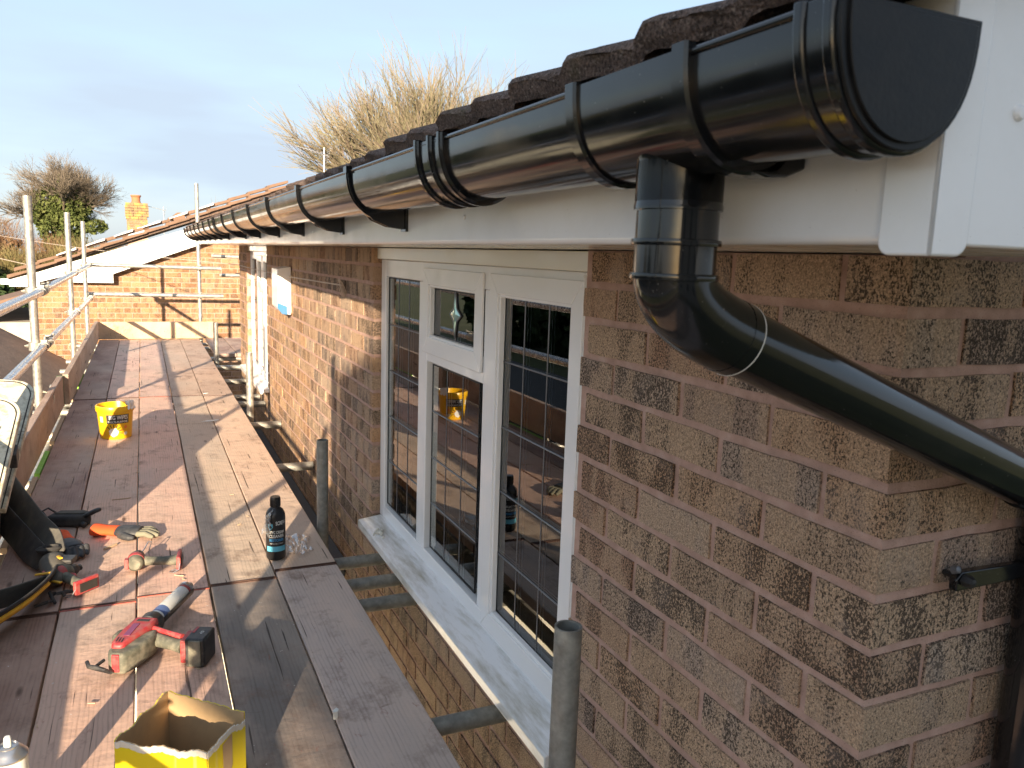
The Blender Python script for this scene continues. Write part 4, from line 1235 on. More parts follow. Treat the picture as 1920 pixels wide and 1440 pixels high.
q = random.Random(5)
e = empty('bare_willow', 'bare pollard willow with upright yellow and red twigs showing above the roof', 'tree', (10.0, 30, -3.2))
parts = [MB(), MB(), MB(), MB()]
parts[0].tube([(0, 0, 0), (0.1, 0, 2.5), (0, 0, 5.3)], [0.5, 0.42, 0.5], 12)
for k in range(48):
    ax = q.uniform(-0.95, 0.95); ay = q.uniform(-.5, .5)
    d = Vector((sin(ax), ay, cos(ax) * 1.05)).normalized()
    L = 1.62 * q.uniform(.85, 1.1) * (1 - 0.08 * abs(ax))
    branchy(q, parts[1:], Vector((ax * 1.3, ay * .6, 5.2)), d, L * 1.78, 0.06, 0, 3, .24, 0.02, [7, 5, 4])
parts[0].build('trunk', bark, e)
cr = empty('crown', parent=e)
for i, nm in ((1, 'branch'), (2, 'branch'), (3, 'twig')): parts[i].build(nm, willow, cr, smooth=0, kind='stuff')
e.scale = (1.12, 1, 1)

def shrub(name, label, loc, rad, mat, n, size, blade, seed, group, stems=5):
    q = random.Random(seed); e = empty(name, label, 'shrub' if 'tree' not in name else 'tree', loc, group)
    m = MB(); leaves(m, q, Vector((0, 0, rad[2] * .9)), rad, n, size, 0.5, blade)
    if blade: leaves(m, q, Vector((0, 0, rad[2] * .8)), (rad[0] * .9, rad[1], rad[2] * .85), n // 3, size * .8, 0.5, False)
    m.build('foliage', mat, e, smooth=0, fix=False, kind='stuff')
    m = MB()
    for k in range(stems):
        a = q.uniform(0, 6.28); m.tube([(0, 0, 0), (cos(a) * rad[0] * .3, sin(a) * rad[1] * .3, rad[2] * .8), (cos(a) * rad[0] * .7, sin(a) * rad[1] * .7, rad[2] * 1.5)], [.09, .06, .02], 5)
    m.build('stem', bark, e, kind='stuff')
    return e
G1 = 'shrubs in the thicket behind the gable'
spec = [(-9.6, 52, 3.0, 3.2, dry, True, 'tall russet thicket bush at the left edge of the view'),
        (-7.4, 50, 2.2, 2.75, dry, True, 'russet bush left of the first standard'),
        (-6.3, 46, 1.8, 2.0, olive, True, 'olive brown bush right behind the first standard'),
        (-5.0, 48, 1.7, 2.35, dry, True, 'brown bush below the ivy covered tree'),
        (-3.8, 46, 1.7, 2.30, olive, True, 'olive bush between the second and third standards'),
        (-2.6, 44, 1.5, 2.15, olive, True, 'yellow olive bush left of the chimney'),
        (-1.6, 50, 1.6, 2.2, dry, True, 'brown bush just left of the chimney stack'),
        (-0.3, 50, 1.6, 2.05, dry, True, 'brown bush right of the chimney stack'),
        (1.5, 54, 1.9, 2.1, dry, True, 'brown bush behind the rooftop aerial mast'),
        (-6.9, 40, 1.5, 1.35, evergreen, False, 'dark evergreen bush low at the left edge'),
        (-5.2, 38, 1.3, 1.15, evergreen, False, 'dark evergreen bush behind the low wall'),
        (-4.0, 39, 1.2, 1.2, olive, True, 'low olive bush above the gable verge'),
        (-8.3, 44, 1.9, 1.9, evergreen, False, 'broad evergreen shrub left behind the lower guard rail')]
for i, (x, y, rx, rz, mt, bl, lab) in enumerate(spec):
    shrub('thicket_bush' if bl else 'evergreen_bush', lab, (x, y, -3.2), (rx, 1.6, rz), mt, 5200 if bl else 3600, 0.24 if bl else 0.16, bl, 40 + i, G1)
G2 = 'hedge bushes along the left of the garden'
for i in range(9):
    y = -4 + 5.0 * i
    shrub('hedge_bush', f'evergreen hedge bush left of the scaffold, {["nearest", "second", "third", "fourth", "fifth", "sixth", "seventh", "eighth", "farthest"][i]} in the row', (-15 - R.uniform(0, 2), y, -3.2), (2.4, 3.0, R.uniform(1.7, 2.5)), evergreen if i % 3 else olive, 2600, 0.30, False, 80 + i, G2, 3)
e = shrub('bare_tree_top', 'thin bare tree tip beside the rooftop aerial', (2.6, 40, -3.2), (1.4, 1, 3.2), twig, 900, 0.35, True, 99, None, 7)

# low wall with white coping, and lawn edge beyond
m = MB(); q = random.Random(12)
for i in range(6):
    x = -9.5
    while x < -3.4:
        m.cur = q.random(); m.box(x, x + .215, 33.0 + q.uniform(0, .004), 33.2, -3.1 + .075 * i, -3.1 + .075 * i + .066); x += .225
lw = empty('garden_wall', 'low brick garden wall with white coping in front of the thicket', 'wall', (-6.5, 33.1, -3.2))
b0 = m.build('brick', M['brick_far'], lw, smooth=0, kind='stuff'); b0.location = (6.5, -33.1, 3.2)
b0 = box_part('mortar_core', M['mortar'], lw, (-9.5, -3.4, 33.01, 33.19, -3.2, -2.655)); b0.location = (6.5, -33.1, 3.2)
b0 = box_part('coping', M['sealant'], lw, (-9.55, -3.35, 32.96, 33.24, -2.654, -2.60)); b0.location = (6.5, -33.1, 3.2)
t = NT('tarmac'); v = t.geo(); t.set(t.ramp(t.noise(v, 8, 5), [(0.3, (0.04, 0.04, 0.042)), (0.7, (0.075, 0.073, 0.07))]), 0.9)
box_part('road', t.m, None, (-12.5, -7.5, -20, 31, -3.05, -2.98), kind='structure')

# ------------------------------------------------------------ things lying on the boards
yellow = plain('yellow_plastic', (0.80, 0.46, 0.01), 0.32, dirt=0.12, dirt_col=(0.35, 0.2, 0.05))
printw = plain('white_print', (0.80, 0.80, 0.76), 0.5, dirt=0.1)
printk = plain('black_print', (0.03, 0.028, 0.025), 0.5, dirt=0.1)
printo = plain('orange_print', (0.75, 0.20, 0.05), 0.5, dirt=0.05)
kraft = plain('brown_card', (0.50, 0.34, 0.18), 0.85, dirt=0.2, bump=0.2, bscale=60)
cardy = NT('yellow_printed_card'); v = cardy.geo(coord='object')
cy = cardy.mix(cardy.ramp(cardy.noise(cardy.geo((60, 60, 3), coord='object'), 1, 3), [(0.60, 0.0), (0.68, 0.35)]), (0.78, 0.62, 0.01), (0.70, 0.62, 0.30))
cardy.set(cy, 0.5, normal=cardy.bump(cardy.noise(cardy.geo((220, 220, 2), coord='object'), 1, 2), 0.35, 0.001))
paper = plain('torn_paper', (0.74, 0.71, 0.62), 0.85, dirt=0.3, dirt_col=(0.45, 0.38, 0.28), dscale=40)
redp = plain('red_tool_plastic', (0.42, 0.035, 0.04), 0.48, dirt=0.7, dirt_col=(0.30, 0.18, 0.15), dscale=45)
greyp = plain('dusty_grey_rubber', (0.10, 0.10, 0.075), 0.7, dirt=0.8, dirt_col=(0.36, 0.32, 0.24), dscale=28)
blackp = plain('black_tool_plastic', (0.018, 0.018, 0.02), 0.45, dirt=0.35, dirt_col=(0.25, 0.23, 0.2), dscale=30)
blackb = plain('black_bottle_plastic', (0.010, 0.011, 0.014), 0.28, dirt=0.15)
cloth = plain('black_belt_fabric', (0.028, 0.028, 0.03), 0.85, dirt=0.5, dirt_col=(0.13, 0.12, 0.10), dscale=16, bump=0.6, bscale=300)
clothg = plain('grey_worn_fabric', (0.085, 0.082, 0.075), 0.9, dirt=0.7, dirt_col=(0.20, 0.18, 0.14), dscale=14, bump=0.6, bscale=240)
stripe = plain('yellow_webbing', (0.75, 0.42, 0.03), 0.7, dirt=0.3)
gl_or = plain('orange_glove_knit', (0.75, 0.10, 0.02), 0.85, dirt=0.2, bump=0.5, bscale=400)
gl_bk = plain('black_glove_rubber', (0.03, 0.032, 0.036), 0.55, dirt=0.3, dirt_col=(0.2, 0.2, 0.2), bump=0.5, bscale=300)
gl_gr = plain('worn_glove_fingers', (0.22, 0.21, 0.15), 0.8, dirt=0.4, bump=0.5, bscale=300)
steel = plain('bright_steel', (0.55, 0.55, 0.56), 0.3, 0.9, 0.2)

# bucket of wipes
bk = empty('bucket', 'yellow plastic tub of wipes standing on the second scaffold board', 'tub', (-1.035, 5.30, 0.001))
def rb(z): return 0.086 + 0.013 * z / 0.165
m = MB(); m.lathe([(0.0001, 0.0), (0.082, 0.0), (0.086, 0.004), (rb(.162), 0.162), (0.104, 0.164), (0.106, 0.172), (0.106, 0.196), (0.1035, 0.2), (0.0985, 0.2), (0.096, 0.19), (0.083, 0.01), (0.0001, 0.008)], n=64)
m.build('tub', yellow, bk, smooth=40)
A0 = radians(7)
def cyl(r_off, zc, a_c):
    def fn(x, y):
        z = zc + y; r = rb(z) + r_off; a = A0 + a_c + x / r
        return (r * sin(a), -r * cos(a), z)
    return fn
def patch(name, mat, a0, a1, z0, z1, off, parent, nu=20, r=rb, c=(0, 0)):
    m = MB()
    def f(u, v):
        a = A0 + a0 + (a1 - a0) * u; z = z0 + (z1 - z0) * v; rr = r(z) + off
        return (c[0] + rr * sin(a), c[1] - rr * cos(a), z)
    m.grid(f, nu, 3)
    return m.build(name, mat, parent)
patch('label_panel', printk, -0.62, 0.74, 0.098, 0.152, 0.0006, bk)
text_geo('BIG WIPES', 0.034, cyl(0.0014, 0.1335, 0.10), printw, 'lettering', bk, width=0.108, bold=0.0007)
text_geo('MULTI-PURPOSE', 0.017, cyl(0.0014, 0.108, 0.06), printw, 'lettering', bk, width=0.112, bold=0.0004)
m = MB()
fn = cyl(0.0012, 0.045, -0.22)
def blob(m, fn, pts):
    m.add([fn(0, 0)] + [fn(x, y) for x, y in pts], [(0, k + 1, (k + 1) % len(pts) + 1) for k in range(len(pts))])
blob(m, fn, [(0.026 * cos(t_ * pi / 10) * (1 + .15 * sin(t_ * 2.3)), 0.026 * sin(t_ * pi / 10) * (1 + .12 * cos(t_ * 1.7))) for t_ in range(20)])
m.build('hand_print', printw, bk, fix=False)
for k in range(7):
    a = -0.15 + k * 0.42; fn2 = cyl(0.0016, 0.045, -0.22)
    m = MB(); ca, sa = cos(a), sin(a); pp = [(0.029, -.002), (0.046, -.0028), (0.050, 0), (0.046, .0028), (0.029, .002)]
    m.add([fn2(x * ca - y * sa, x * sa + y * ca) for x, y in pp], [(0, 1, 2, 3, 4)]); m.build('splash_mark', printk, bk, smooth=0)
m = MB(); fn3 = cyl(0.0012, 0.075, 0.52); m.add([fn3(0, .012), fn3(.012, 0), fn3(0, -.014), fn3(-.012, 0)], [(0, 1, 2, 3)]); m.build('orange_diamond', printo, bk)
m = MB(); fn3 = cyl(0.0012, 0.035, 0.52); blob(m, fn3, [(.011 * cos(k * pi / 8), .011 * sin(k * pi / 8)) for k in range(16)]); m.build('round_mark', paper, bk, fix=False)
m = MB(); fn3 = cyl(0.0012, 0.085, -0.95); m.add([fn3(-.012, .055), fn3(.010, .055), fn3(.010, .02), fn3(-.012, .02)], [(0, 1, 2, 3)]); m.build('small_label', paper, bk)
text_geo('MULTI-SURFACE', 0.009, cyl(0.0014, 0.058, 0.24), printo, 'lettering', bk, width=0.034)
# wipe hanging over the rim
q = random.Random(4)
m = MB()
def wf(u, v):
    a = 0.95 + (u - .5) * 0.55; s = v
    rr = 0.090 + 0.03 * s; z = 0.203 + 0.035 * sin(pi * min(1, s * 1.1)) - 0.02 * s + 0.008 * sin(u * 17 + v * 5)
    return (rr * sin(a) + 0.005 * sin(v * 20), -rr * cos(a) + 0.005 * cos(u * 13), z)
m.grid(wf, 10, 8); m.build('wipe', plain('wet_wipe', (0.75, 0.73, 0.70), 0.8, dirt=0.2), bk, solid=0.002, sub=1)

# cleaner bottle
bt = empty('bottle', 'black bottle of cleaner with blue and white label standing on the inner board', 'bottle', (-0.432, 2.992, 0.002))
m = MB(); m.lathe([(0.0001, 0), (0.031, 0), (0.0345, 0.004), (0.036, 0.012), (0.036, 0.165), (0.034, 0.178), (0.028, 0.190), (0.0185, 0.199), (0.0155, 0.203)], n=48); m.build('body', blackb, bt)
m = MB(); m.lathe([(0.0155, 0.201), (0.0185, 0.203), (0.0188, 0.236), (0.0172, 0.2405), (0.0001, 0.2405)], n=32)
for k in range(24):
    a = 2 * pi * k / 24; m.obox((0.0188 * cos(a), 0.0188 * sin(a), 0.218), (0.0007 * cos(a), 0.0007 * sin(a), 0), (-0.0008 * sin(a), 0.0008 * cos(a), 0), (0, 0, 0.013))
m.build('screw_cap', blackb, bt)
A0 = radians(-8)
rB = lambda z: 0.036
def cylb(zc, ac, off=0.0007, tilt=0.0):
    def fn(x, y):
        z = zc + y + tilt * x; a = A0 + ac + x / 0.0367
        return ((0.036 + off) * sin(a), -(0.036 + off) * cos(a), z)
    return fn
skyb = plain('sky_blue_print', (0.13, 0.50, 0.68), 0.45, dirt=0.05); midb = plain('mid_blue_print', (0.05, 0.27, 0.55), 0.45, dirt=0.05)
patch('label_band', skyb, -1.0, 1.15, 0.036, 0.056, 0.0005, bt, 24, rB)
text_geo('SCREW', 0.020, cylb(0.146, 0.55, tilt=.05), printw, 'lettering', bt, width=0.040, bold=0.0004)
text_geo('UPVC CREAM', 0.015, cylb(0.111, 0.1), printw, 'lettering', bt, width=0.058, bold=0.0004)
text_geo('CLEANER', 0.017, cylb(0.0955, 0.1), printw, 'lettering', bt, width=0.058, bold=0.0004)
text_geo('RESTORER', 0.014, cylb(0.080, 0.1), midb, 'lettering', bt, width=0.056, bold=0.0005)
text_geo('REMOVES STAINS', 0.007, cylb(0.067, 0.1), printw, 'lettering', bt, width=0.052)
m = MB(); fn = cylb(0.133, -0.55); pts = [(-.010, .010), (0, .012), (.010, .010), (.010, -.003), (0, -.013), (-.010, -.003)]; m.add([fn(*p_) for p_ in pts], [tuple(range(6))]); m.build('shield_badge', skyb, bt)
# clear film clinging to the bottle and lying next to it
film = NT('clear_film'); film.n.remove(film.b)
tr = film.n.new('ShaderNodeBsdfTransparent'); gl = film.n.new('ShaderNodeBsdfGlossy'); gl.inputs['Roughness'].default_value = 0.12
df = film.n.new('ShaderNodeBsdfDiffuse'); df.inputs[0].default_value = (0.8, 0.8, 0.8, 1)
mx = film.n.new('ShaderNodeMixShader'); mx.inputs[0].default_value = 0.2; film.link(tr.outputs[0], mx.inputs[1]); film.link(gl.outputs[0], mx.inputs[2])
mx2 = film.n.new('ShaderNodeMixShader'); mx2.inputs[0].default_value = 0.08; film.link(mx.outputs[0], mx2.inputs[1]); film.link(df.outputs[0], mx2.inputs[2]); film.link(mx2.outputs[0], film.n['Material Output'].inputs[0])
def crumple(name, label, c, sx, sy, h, seed, mat, cat):
    m = MB()
    def f(u, v):
        x = (u - .5) * sx * (1 + .3 * sin(v * 5 + seed)); y = (v - .5) * sy * (1 + .3 * sin(u * 4 + seed * 2))
        z = 0.002 + h * abs(mn.noise(Vector((u * 4 + seed, v * 4, seed)))) * 2 + h * .3 * abs(mn.noise(Vector((u * 11, v * 11, seed))))
        return (x, y, z)
    m.grid(f, 18, 18); o = m.build(name, mat, None, smooth=0, solid=0.0004, label=label, cat=cat); o.location = c; return o
crumple('plastic_wrap', 'crumpled clear plastic film lying beside the black bottle', (-0.335, 3.10, 0.001), 0.10, 0.18, 0.009, 3, film.m, 'plastic film')
o = crumple('plastic_wrap', 'scrap of clear film clinging to the left of the black bottle', (-0.474, 2.975, 0.12), 0.03, 0.09, 0.02, 8, film.m, 'plastic film'); o.rotation_euler = (1.4, 0.2, 0.2); o.location = (-0.470, 2.962, 0.150)

# yellow carton
bx = empty('carton', 'open yellow cardboard box with torn white rim at the bottom of the photo', 'box', (-0.81, 1.63, 0.001))
C4 = [Vector((-0.936, 1.612, 0)), Vector((-0.775, 1.503, 0)), Vector((-0.694, 1.626, 0)), Vector((-0.837, 1.764, 0))]
ctr = sum(C4, Vector()) / 4
hgt = [0.200, 0.203, 0.200, 0.202]
names = ['front_panel', 'right_panel', 'back_panel', 'left_panel']
q = random.Random(31)
for k in range(4):
    a, b = C4[k], C4[(k + 1) % 4]; nrm = Vector((b.y - a.y, -(b.x - a.x), 0)).normalized()
    ha, hb = hgt[k], hgt[(k + 1) % 4]
    prof = []
    NU = 44; hh = 0
    for i in range(NU + 1):
        hh = 0.6 * hh + q.uniform(-.0016, .0016)
        prof.append(ha + (hb - ha) * i / NU + (hh if 0 < i < NU else 0) - (0.016 * smoothstep(.55, .95, i / NU) if k == 1 else 0) + (.004 * sin(i * .35) if k in (0, 3) else 0))
    for (off, mat, nm, zlo, ztop) in ((0.0022, cardy.m, names[k], 0.0, -0.013 if k in (0, 1) else 0.0), (0.0, kraft, 'lining', 0.0, 0.0)):
        m = MB(); pa = a + nrm * off - bx.location; pb = b + nrm * off - bx.location
        ring_v = []
        for i in range(NU + 1):
            p = pa.lerp(pb, i / NU); t_ = prof[i] + ztop + (q.uniform(-.001, .001) if ztop else 0)
            ring_v += [p + Vector((0, 0, 0)), p + Vector((0, 0, t_)), p - nrm * 0.0018 + Vector((0, 0, t_)), p - nrm * 0.0018]
        rings = [ring_v[i * 4:i * 4 + 4] for i in range(NU + 1)]
        m.sweep(rings, None, True); m.build(nm, mat, bx, smooth=0)
    if k in (0, 1):
        m = MB(); pa = a + nrm * 0.0017 - bx.location; pb = b + nrm * 0.0017 - bx.location
        rings = []
        for i in range(NU + 1):
            p = pa.lerp(pb, i / NU); lo = prof[i] - 0.016 - .004 * abs(mn.noise(Vector((i * .3, k, 0)))); t_ = prof[i] + q.uniform(-.001, .0012)
            rings.append([p + Vector((0, 0, lo)), p + nrm * q.uniform(.0002, .0012) + Vector((0, 0, t_)), p - nrm * 0.0012 + Vector((0, 0, t_)), p - nrm * 0.001 + Vector((0, 0, lo))])
        m.sweep(rings, None, True); m.build('torn_rim', paper, bx, smooth=0)
    if k == 1:
        m = MB(); s0, s1 = 0.36, 0.62; pts = [(0.36, .185), (.62, .188), (.61, .12), (.50, .095), (.42, .055), (.37, .08)]
        m.add([a.lerp(b, s) + nrm * 0.0028 + Vector((0, 0, z)) - bx.location for s, z in pts], [tuple(range(6))]); m.build('torn_patch', kraft, bx, smooth=0)
m = MB(); m.add([c - bx.location + Vector((0, 0, 0.003)) for c in C4] + [c - bx.location + Vector((0, 0, 0.0005)) for c in C4], [(0, 1, 2, 3), (7, 6, 5, 4), (0, 4, 5, 1), (1, 5, 6, 2), (2, 6, 7, 3), (3, 7, 4, 0)]); m.build('base', kraft, bx, smooth=0)

# spray can
sc_ = empty('spray_can', 'white aerosol can at the bottom left corner of the boards', 'spray can', (-1.127, 1.70, 0.001))
m = MB(); m.lathe([(0.0001, 0.002), (0.030, 0), (0.033, 0.004), (0.033, 0.158)], n=40); m.build('body', printw, sc_)
m = MB(); m.lathe([(0.033, 0.158), (0.0345, 0.160), (0.0345, 0.163), (0.031, 0.166), (0.027, 0.172), (0.019, 0.180), (0.0175, 0.1805), (0.0175, 0.183), (0.015, 0.184), (0.0135, 0.180), (0.0001, 0.180)], n=40); m.build('dome', steel, sc_)
m = MB(); m.lathe([(0.0068, 0.178), (0.0068, 0.197), (0.005, 0.2015), (0.0001, 0.202)], n=20); m.build('nozzle', printw, sc_)
m = MB(); A0 = radians(35); patch('print_mark', printo, -.2, .5, .10, .118, .0005, sc_, 8, lambda z: .033)

# caulking gun ------------------------------------------------------
def frame_obj(e, e1, yaw_only=True):
    e.rotation_euler = (0, 0, math.atan2(e1[1], e1[0]))
cg = empty('caulking_gun', 'red and black cordless caulking gun holding a white cartridge', 'caulking gun', (-0.965, 2.262, 0.001))
frame_obj(cg, (0.43, 0.90))
# local: x along the barrel, -y towards the battery side, z up
m = MB(); m.lathe([(0.0001, 0.245), (0.0225, 0.245), (0.0235, 0.25), (0.0235, 0.455), (0.0215, 0.458), (0.0001, 0.458)], (0, 0, 0.048), (1, 0, 0), 32); m.build('cartridge', printw, cg)
def band(x0, x1, r, mat, nm, a0=0, a1=2 * pi, n=24):
    m = MB(); m.grid(lambda u, v: (x0 + (x1 - x0) * v, r * cos(a0 + (a1 - a0) * u), 0.048 + r * sin(a0 + (a1 - a0) * u)), n, 1); return m.build(nm, mat, cg, fix=False)
band(0.440, 0.455, 0.0238, redp, 'cartridge_band'); band(0.262, 0.300, 0.0238, plain('cartridge_blue', (0.10, 0.16, 0.35), 0.45, dirt=.1), 'cartridge_band')
for i in range(5): band(0.315 + i * .022, 0.326 + i * .022, 0.02375, paper, 'cartridge_print', .6, 1.6, 8)
m = MB(); m.grid(lambda u, v: (0.235 + 0.235 * v, 0.0262 * cos(pi * .93 + pi * 1.14 * u), 0.048 + 0.0262 * sin(pi * .93 + pi * 1.14 * u)), 16, 4); m.build('cradle', blackp, cg, solid=0.0018)
m = MB(); m.lathe([(0.0265, 0.458), (0.0265, 0.470), (0.018, 0.474), (0.0105, 0.474), (0.0095, 0.505), (0.006, 0.508), (0.0001, 0.508)], (0, 0, 0.048), (1, 0, 0), 28); m.build('nose', steel, cg)
m = MB(); m.lathe([(0.024, 0.200), (0.033, 0.206), (0.034, 0.236), (0.030, 0.246), (0.024, 0.246)], (0, 0, 0.046), (1, 0, 0), 28); m.build('collar', blackp, cg)
def rbox(nm, mat, pts, z0, z1, bev=0.006, parent=cg, seg=3):
    m = MB(); m.prism(pts, (1, 0, 0), (0, 1, 0), (0, 0, z1 - z0), (0, 0, z0)); return m.build(nm, mat, parent, bevel=bev, seg=seg)
rbox('housing', redp, [(0.035, -0.012), (0.030, 0.018), (0.055, 0.030), (0.13, 0.036), (0.205, 0.034), (0.205, -0.034), (0.150, -0.036), (0.10, -0.022)], 0.018, 0.078, 0.009)
rbox('rubber_grip', greyp, [(0.0, -0.030), (0.0, 0.012), (0.030, 0.028), (0.055, 0.022), (0.125, -0.010), (0.165, -0.050), (0.120, -0.062), (0.045, -0.050)], 0.006, 0.066, 0.010)
rbox('gear_case', greyp, [(0.080, 0.030), (0.100, 0.055), (0.135, 0.055), (0.150, 0.034)], 0.016, 0.070, 0.010)
rbox('badge', plain('maroon_badge', (0.22, 0.03, 0.10), 0.3, dirt=.1), [(0.085, -0.006), (0.082, 0.012), (0.155, 0.018), (0.158, 0.0)], 0.0785, 0.0797, 0.0005)
rbox('badge_slot', printk, [(0.172, -0.018), (0.172, 0.018), (0.184, 0.018), (0.184, -0.018)], 0.0785, 0.0797, 0.0005)
for k in range(3): rbox('vent_slot', printk, [(0.045 + k * .002, -0.003 + k * .008), (0.045 + k * .002, 0.000 + k * .008), (0.068 + k * .002, 0.004 + k * .008), (0.068 + k * .002, 0.001 + k * .008)], 0.0785, 0.0795, 0.0003)
rbox('red_vent', redp, [(-0.002, -0.018), (-0.003, 0.002), (0.006, 0.004), (0.008, -0.016)], 0.015, 0.064, 0.002)
m = MB(); m.tube([(0.145, -0.035, 0.042), (0.135, -0.070, 0.040), (0.118, -0.115, 0.040), (0.105, -0.150, 0.041)], [0.024, 0.0205, 0.019, 0.023], 20, sq=(1, 0.85)); m.build('handle', greyp, cg)
m = MB(); m.tube([(0.162, -0.055, 0.042), (0.158, -0.072, 0.040), (0.150, -0.088, 0.040)], [0.008, 0.009, 0.007], 12); m.build('trigger', blackp, cg)
m = MB(); m.tube([(0.165, -0.036, 0.062), (0.150, -0.085, 0.058), (0.128, -0.135, 0.058)], [0.008, 0.007, 0.009], 12); m.build('red_inlay', redp, cg)
rbox('battery_foot', redp, [(0.075, -0.150), (0.078, -0.166), (0.140, -0.166), (0.140, -0.146)], 0.006, 0.074, 0.004)
bat = rbox('battery', blackp, [(0.066, -0.1665), (0.066, -0.222), (0.148, -0.222), (0.148, -0.1665)], 0.0, 0.084, 0.006)
rbox('battery_rib', greyp, [(0.062, -0.178), (0.062, -0.212), (0.068, -0.212), (0.068, -0.178)], 0.004, 0.080, 0.002)
rbox('battery_label', redp, [(0.105, -0.172), (0.105, -0.180), (0.142, -0.180), (0.142, -0.172)], 0.0842, 0.0848, 0.0002)
text_geo('4.0', 0.014, lambda x, y: (0.108 + x * 1.0, -0.200 + y, 0.0850), printw, 'lettering', bat)
m = MB(); m.tube([(0.012, 0.030, 0.042), (-0.020, 0.034, 0.042)], 0.0045, 8); m.tube([(-0.014, 0.062, 0.050), (-0.028, 0.050, 0.044), (-0.030, 0.030, 0.042), (-0.026, 0.010, 0.034), (-0.012, -0.002, 0.020)], [0.005, 0.006, 0.007, 0.006, 0.005], 10); m.build('rod_hook', blackp, cg)

# drivers without batteries ----------------------------------------
def driver(label, loc, ang, foot_len, hook=True, flip=1):
    e = empty('cordless_driver', label, 'power tool', loc, 'bare cordless drivers'); e.rotation_euler = (0, 0, ang)
    # local x: along the handle from head to foot; y: the way the chuck points
    m = MB(); m.lathe([(0.0001, -0.042), (0.018, -0.042), (0.026, -0.034), (0.029, -0.018), (0.030, 0.018), (0.026, 0.034), (0.021, 0.042)], (0, 0, 0.032), (0, 1, 0), 24); m.build('motor_case', greyp, e)
    m = MB(); m.lathe([(0.021, 0.042), (0.022, 0.050), (0.0165, 0.064), (0.011, 0.070), (0.011, 0.080), (0.004, 0.083), (0.0001, 0.083)], (0, 0, 0.032), (0, 1, 0), 20); m.build('nose', blackp, e)
    m = MB(); m.lathe([(0.0302, -0.014), (0.0308, -0.012), (0.0308, 0.010), (0.0302, 0.012)], (0, 0, 0.032), (0, 1, 0), 24); m.build('red_band', redp, e)
    m = MB(); m.prism([(-0.034, -0.040), (-0.034, -0.018), (-0.020, -0.016), (-0.020, -0.042)], (1, 0, 0), (0, 1, 0), (0, 0, 0.036), (0, 0, 0.016)); m.build('red_vent', redp, e, bevel=0.002)
    m = MB(); m.tube([(0.018, 0.002, 0.030), (0.05, 0.0, 0.028), (0.09, -0.006, 0.027), (0.125, -0.010, 0.028), (0.140, -0.010, 0.029)], [0.021, 0.0185, 0.0175, 0.020, 0.025], 20, sq=(1, .85)); m.build('handle', greyp, e)
    m = MB(); m.tube([(0.028, 0.020, 0.031), (0.042, 0.024, 0.03), (0.054, 0.018, 0.029)], [0.007, 0.008, 0.006], 10); m.build('trigger', redp, e)
    h = foot_len / 2
    m = MB(); m.prism([(0.138, -0.012 - h), (0.138, -0.008 + h), (0.150, -0.006 + h), (0.153, -0.014 - h)], (1, 0, 0), (0, 1, 0), (0, 0, 0.048), (0, 0, 0.006)); f = m.build('battery_foot', redp, e, bevel=0.004, seg=3)
    m = MB(); m.prism([(0.1535, -0.006 - h * .8), (0.1535, -0.010 + h * .8), (0.156, -0.010 + h * .8), (0.156, -0.006 - h * .8)], (1, 0, 0), (0, 1, 0), (0, 0, 0.030), (0, 0, 0.015)); m.build('battery_rail', printk, f, smooth=0)
    if hook:
        m = MB(); m.tube([(0.150, -0.012 - h, 0.030), (0.148, -0.024 - h, 0.012), (0.130, -0.030 - h, 0.005), (0.115, -0.020 - h, 0.004), (0.120, -0.008 - h, 0.004), (0.140, -0.004 - h, 0.006)], 0.0019, 6); m.build('belt_hook', steel, e)
    return e
d1 = driver('cordless driver without battery nearest the orange glove', (-0.912, 3.045, 0.001), math.atan2(-0.02, 0.165), 0.085)
d2 = driver('cordless driver without battery lying by the tool belt', (-1.150, 2.995, 0.001), math.atan2(-0.155, 0.135), 0.085)
m = MB(); m.tube([(0.004, 0.062, 0.034), (0.012, 0.12, 0.030), (0.022, 0.155, 0.045), (0.034, 0.158, 0.044), (0.030, 0.11, 0.03)], 0.0022, 6); m.build('wire_loop', steel, d1)

